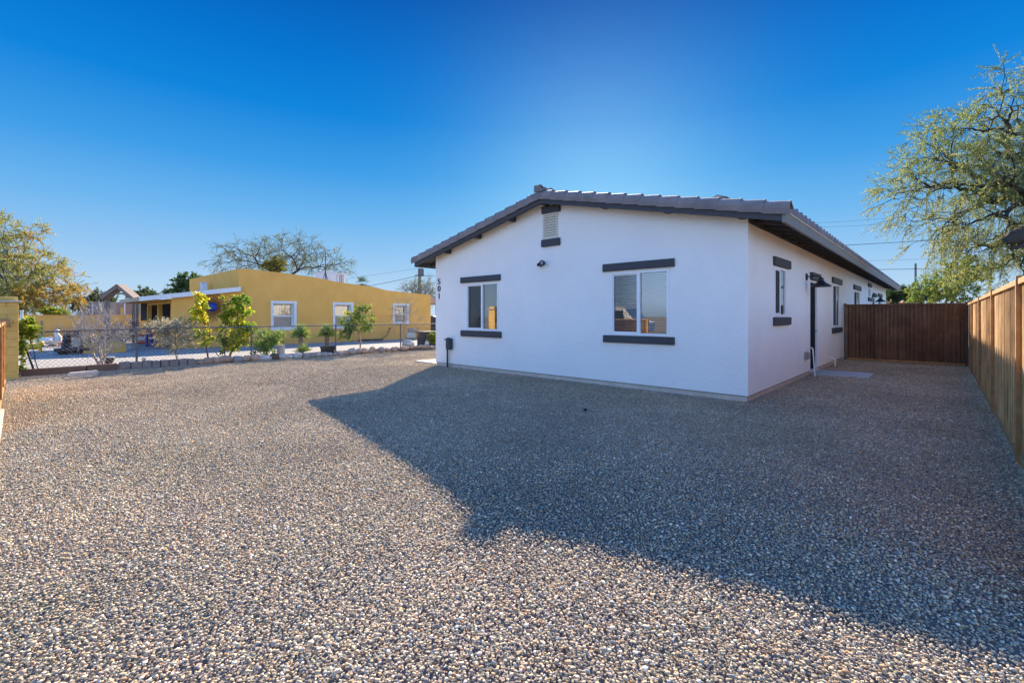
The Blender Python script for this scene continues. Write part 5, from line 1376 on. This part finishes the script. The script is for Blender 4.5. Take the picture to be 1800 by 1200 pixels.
# orange roofed house far right
c = at(1585,560,55)
t = thing('orange_roof_house','distant house with an orange roof behind the side gate','house',(c.x,c.y,0))
dR = Vector((CR[0],CR[1],0))
a_, c_ = at(1552,560,55), at(1604,560,55)
z1, z2 = at(0,532,55).z, at(0,526,55).z
b = MB()
A_,B_ = Vector((a_.x,a_.y,0)), Vector((c_.x,c_.y,0)); D_ = dv*5
def quadprism(b, pts, z0, z1):
    n = len(pts); b.add([(p.x,p.y,z0) for p in pts]+[(p.x,p.y,z1) for p in pts], [tuple(range(n-1,-1,-1)), tuple(range(n,2*n))]+[(i,(i+1)%n,n+(i+1)%n,n+i) for i in range(n)])
quadprism(b,[A_,B_,B_+D_,A_+D_],0,z1); b.build('wall', M['tan'], t)
b = MB(); e = dR*.4
lo = [A_-e-dv*.4,B_+e-dv*.4,B_+e+D_+dv*.4,A_-e+D_+dv*.4]; hi = [A_+dv*2.5+e*2,B_+dv*2.5-e*2]
b.add([(p.x,p.y,z1) for p in lo]+[(p.x,p.y,z2+.05) for p in hi], [(0,1,5,4),(2,3,4,5),(0,4,3),(1,2,5),(3,2,1,0)]); b.build('roof', M['orangeroof'], t)

# parked van out on the street (mirrored in the front window)
vx, vy = -16.5, -12.2
t = thing('parked_van','white van parked on the street behind the camera, mirrored in the front window','van',(vx,vy,0))
def side(y, pr): return [(vx+a, y, z) for a, z in pr]
pr_ = [(-2.4,.35),(2.3,.35),(2.4,.95),(1.75,1.15),(1.15,1.85),(.9,2.0),(-2.3,2.0),(-2.42,1.8)]
b = MB(); n = len(pr_); b.add(side(vy-.9,pr_)+side(vy+.9,pr_), [tuple(range(n)),tuple(range(2*n-1,n-1,-1))]+[(i,n+i,n+(i+1)%n,(i+1)%n) for i in range(n)]); b.build('body', M['white'], t)
b = MB()
for x0,x1 in ((-2.0,-.9),(-.8,.2),(.3,1.1)): b.add([(vx+x0,vy+.905,1.2),(vx+x1,vy+.905,1.2),(vx+min(x1,.95),vy+.905,1.75),(vx+x0,vy+.905,1.75)],[(0,1,2,3)])
b.build('window', M['inside'], t)
for dx in (-1.6,1.5):
    for dy in (-.85,.85):
        b = MB(); b.lathe([(.2,-.1),(.33,-.1),(.34,-.05),(.34,.05),(.33,.1),(.2,.1)],n=24,M=Matrix.Rotation(R(90),4,'X'),c=(vx+dx,vy+dy,.34)); wl = b.build('wheel', M['black'], t)
        b = MB(); b.lathe([(.2,-.105),(.2,.105)],n=20,M=Matrix.Rotation(R(90),4,'X'),c=(vx+dx,vy+dy,.34)); b.build('rim', M['acbox'], wl)

# ------------------------------------------------------------------ sun and sky
SD = Vector((-1.05, 1.41, 1.0)).normalized()           # towards the sun
sun = bpy.data.lights.new('sun','SUN'); sun.energy = 4.6; sun.angle = R(0.5); sun.color = (1.0,0.88,0.70)
so = bpy.data.objects.new('sun', sun); COL.objects.link(so); so.location = (0,0,30)
so.rotation_euler = SD.to_track_quat('Z','Y').to_euler()
EXPO = 1.72
w = bpy.data.worlds.new('World'); SC.world = w; w.use_nodes = True
t = w.node_tree; t.nodes.clear()
out = t.nodes.new('ShaderNodeOutputWorld')
sky = t.nodes.new('ShaderNodeTexSky'); sky.sky_type = 'NISHITA'; sky.sun_disc = False
sky.sun_elevation = math.asin(SD.z); sky.sun_rotation = math.atan2(SD.x, SD.y)
sky.air_density = 1.0; sky.dust_density = 0.2; sky.ozone_density = 3.0
G = 1/2**EXPO
def L(a, b): t.links.new(a, b)
def math_(op, a, b=None):
    n = t.nodes.new('ShaderNodeMath'); n.operation = op
    for k, v in enumerate((a, b)):
        if v is None: continue
        if isinstance(v, (int, float)): n.inputs[k].default_value = v
        else: L(v, n.inputs[k])
    return n.outputs[0]
def dot_(vec, d):
    n = t.nodes.new('ShaderNodeVectorMath'); n.operation = 'DOT_PRODUCT'; L(vec, n.inputs[0]); n.inputs[1].default_value = d
    return n.outputs['Value']
def smooth(v, a, b):
    n = t.nodes.new('ShaderNodeMapRange'); n.interpolation_type = 'SMOOTHSTEP'; L(v, n.inputs[0]); n.inputs[1].default_value = a; n.inputs[2].default_value = b
    return n.outputs[0]
tc = t.nodes.new('ShaderNodeTexCoord'); dirv = tc.outputs['Generated']
nv = t.nodes.new('ShaderNodeVectorMath'); nv.operation = 'NORMALIZE'; L(dirv, nv.inputs[0]); dirv = nv.outputs[0]
up = dot_(dirv, (0,0,1))
ramp = t.nodes.new('ShaderNodeValToRGB'); e = ramp.color_ramp.elements
stops = [(0.0,(.55,.73,.89)),(0.05,(.47,.68,.90)),(0.11,(.32,.58,.89)),(0.19,(.16,.47,.87)),(0.28,(.05,.34,.81)),(0.38,(.004,.23,.72)),(0.46,(.001,.175,.64)),(0.56,(.001,.105,.48)),(1.0,(.002,.09,.42))]
e[0].position, e[0].color = stops[0][0], (*stops[0][1],1); e[1].position, e[1].color = stops[-1][0], (*stops[-1][1],1)
for p_, c_ in stops[1:-1]:
    q = e.new(p_); q.color = (*c_,1)
L(up, ramp.inputs[0])
def vscale(colsock, fac):
    n = t.nodes.new('ShaderNodeVectorMath'); n.operation = 'SCALE'
    if isinstance(colsock, tuple): n.inputs[0].default_value = colsock
    else: L(colsock, n.inputs[0])
    if isinstance(fac, (int,float)): n.inputs['Scale'].default_value = fac
    else: L(fac, n.inputs['Scale'])
    return n.outputs[0]
def vadd(a, b):
    n = t.nodes.new('ShaderNodeVectorMath'); n.operation = 'ADD'; L(a, n.inputs[0]); L(b, n.inputs[1]); return n.outputs[0]
gdir = (at(1050,345,1)-Vector((0,0,CH))).normalized()
glow = math_('POWER', math_('MAXIMUM', dot_(dirv, gdir), 0.0), 34.0)
veil = math_('POWER', math_('MAXIMUM', dot_(dirv, SD), 0.0), 4.0)
high = smooth(up, .62, .92)  # extra sky brightness added overhead, out of view, to lift the shade
behind = math_('MULTIPLY', math_('MULTIPLY', smooth(dot_(dirv, (-CF[0],-CF[1],0)), -.05, .75), smooth(up, -.02, .04)), math_('SUBTRACT', 1.0, smooth(up, .25, .75)))  # extra sky brightness added behind the camera as fill for shaded walls
col = ramp.outputs[0]
col = vadd(col, vscale((.17,.225,.14), glow))
col = vadd(col, vscale((.0,.008,.0), veil))
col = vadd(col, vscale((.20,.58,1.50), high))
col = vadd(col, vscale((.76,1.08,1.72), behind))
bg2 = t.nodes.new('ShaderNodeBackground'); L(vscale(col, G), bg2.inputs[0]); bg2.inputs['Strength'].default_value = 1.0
bg1 = t.nodes.new('ShaderNodeBackground'); L(sky.outputs[0], bg1.inputs[0]); bg1.inputs['Strength'].default_value = 0.05
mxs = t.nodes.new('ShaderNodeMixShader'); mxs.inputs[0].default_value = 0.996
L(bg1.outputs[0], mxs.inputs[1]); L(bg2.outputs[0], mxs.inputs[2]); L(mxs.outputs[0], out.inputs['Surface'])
SC.view_settings.view_transform = 'Standard'; SC.view_settings.look = 'None'
SC.view_settings.exposure = EXPO; SC.view_settings.gamma = 1.0
SC.cycles.use_denoising = True
SC.cycles.max_bounces = 8; SC.cycles.transparent_max_bounces = 24
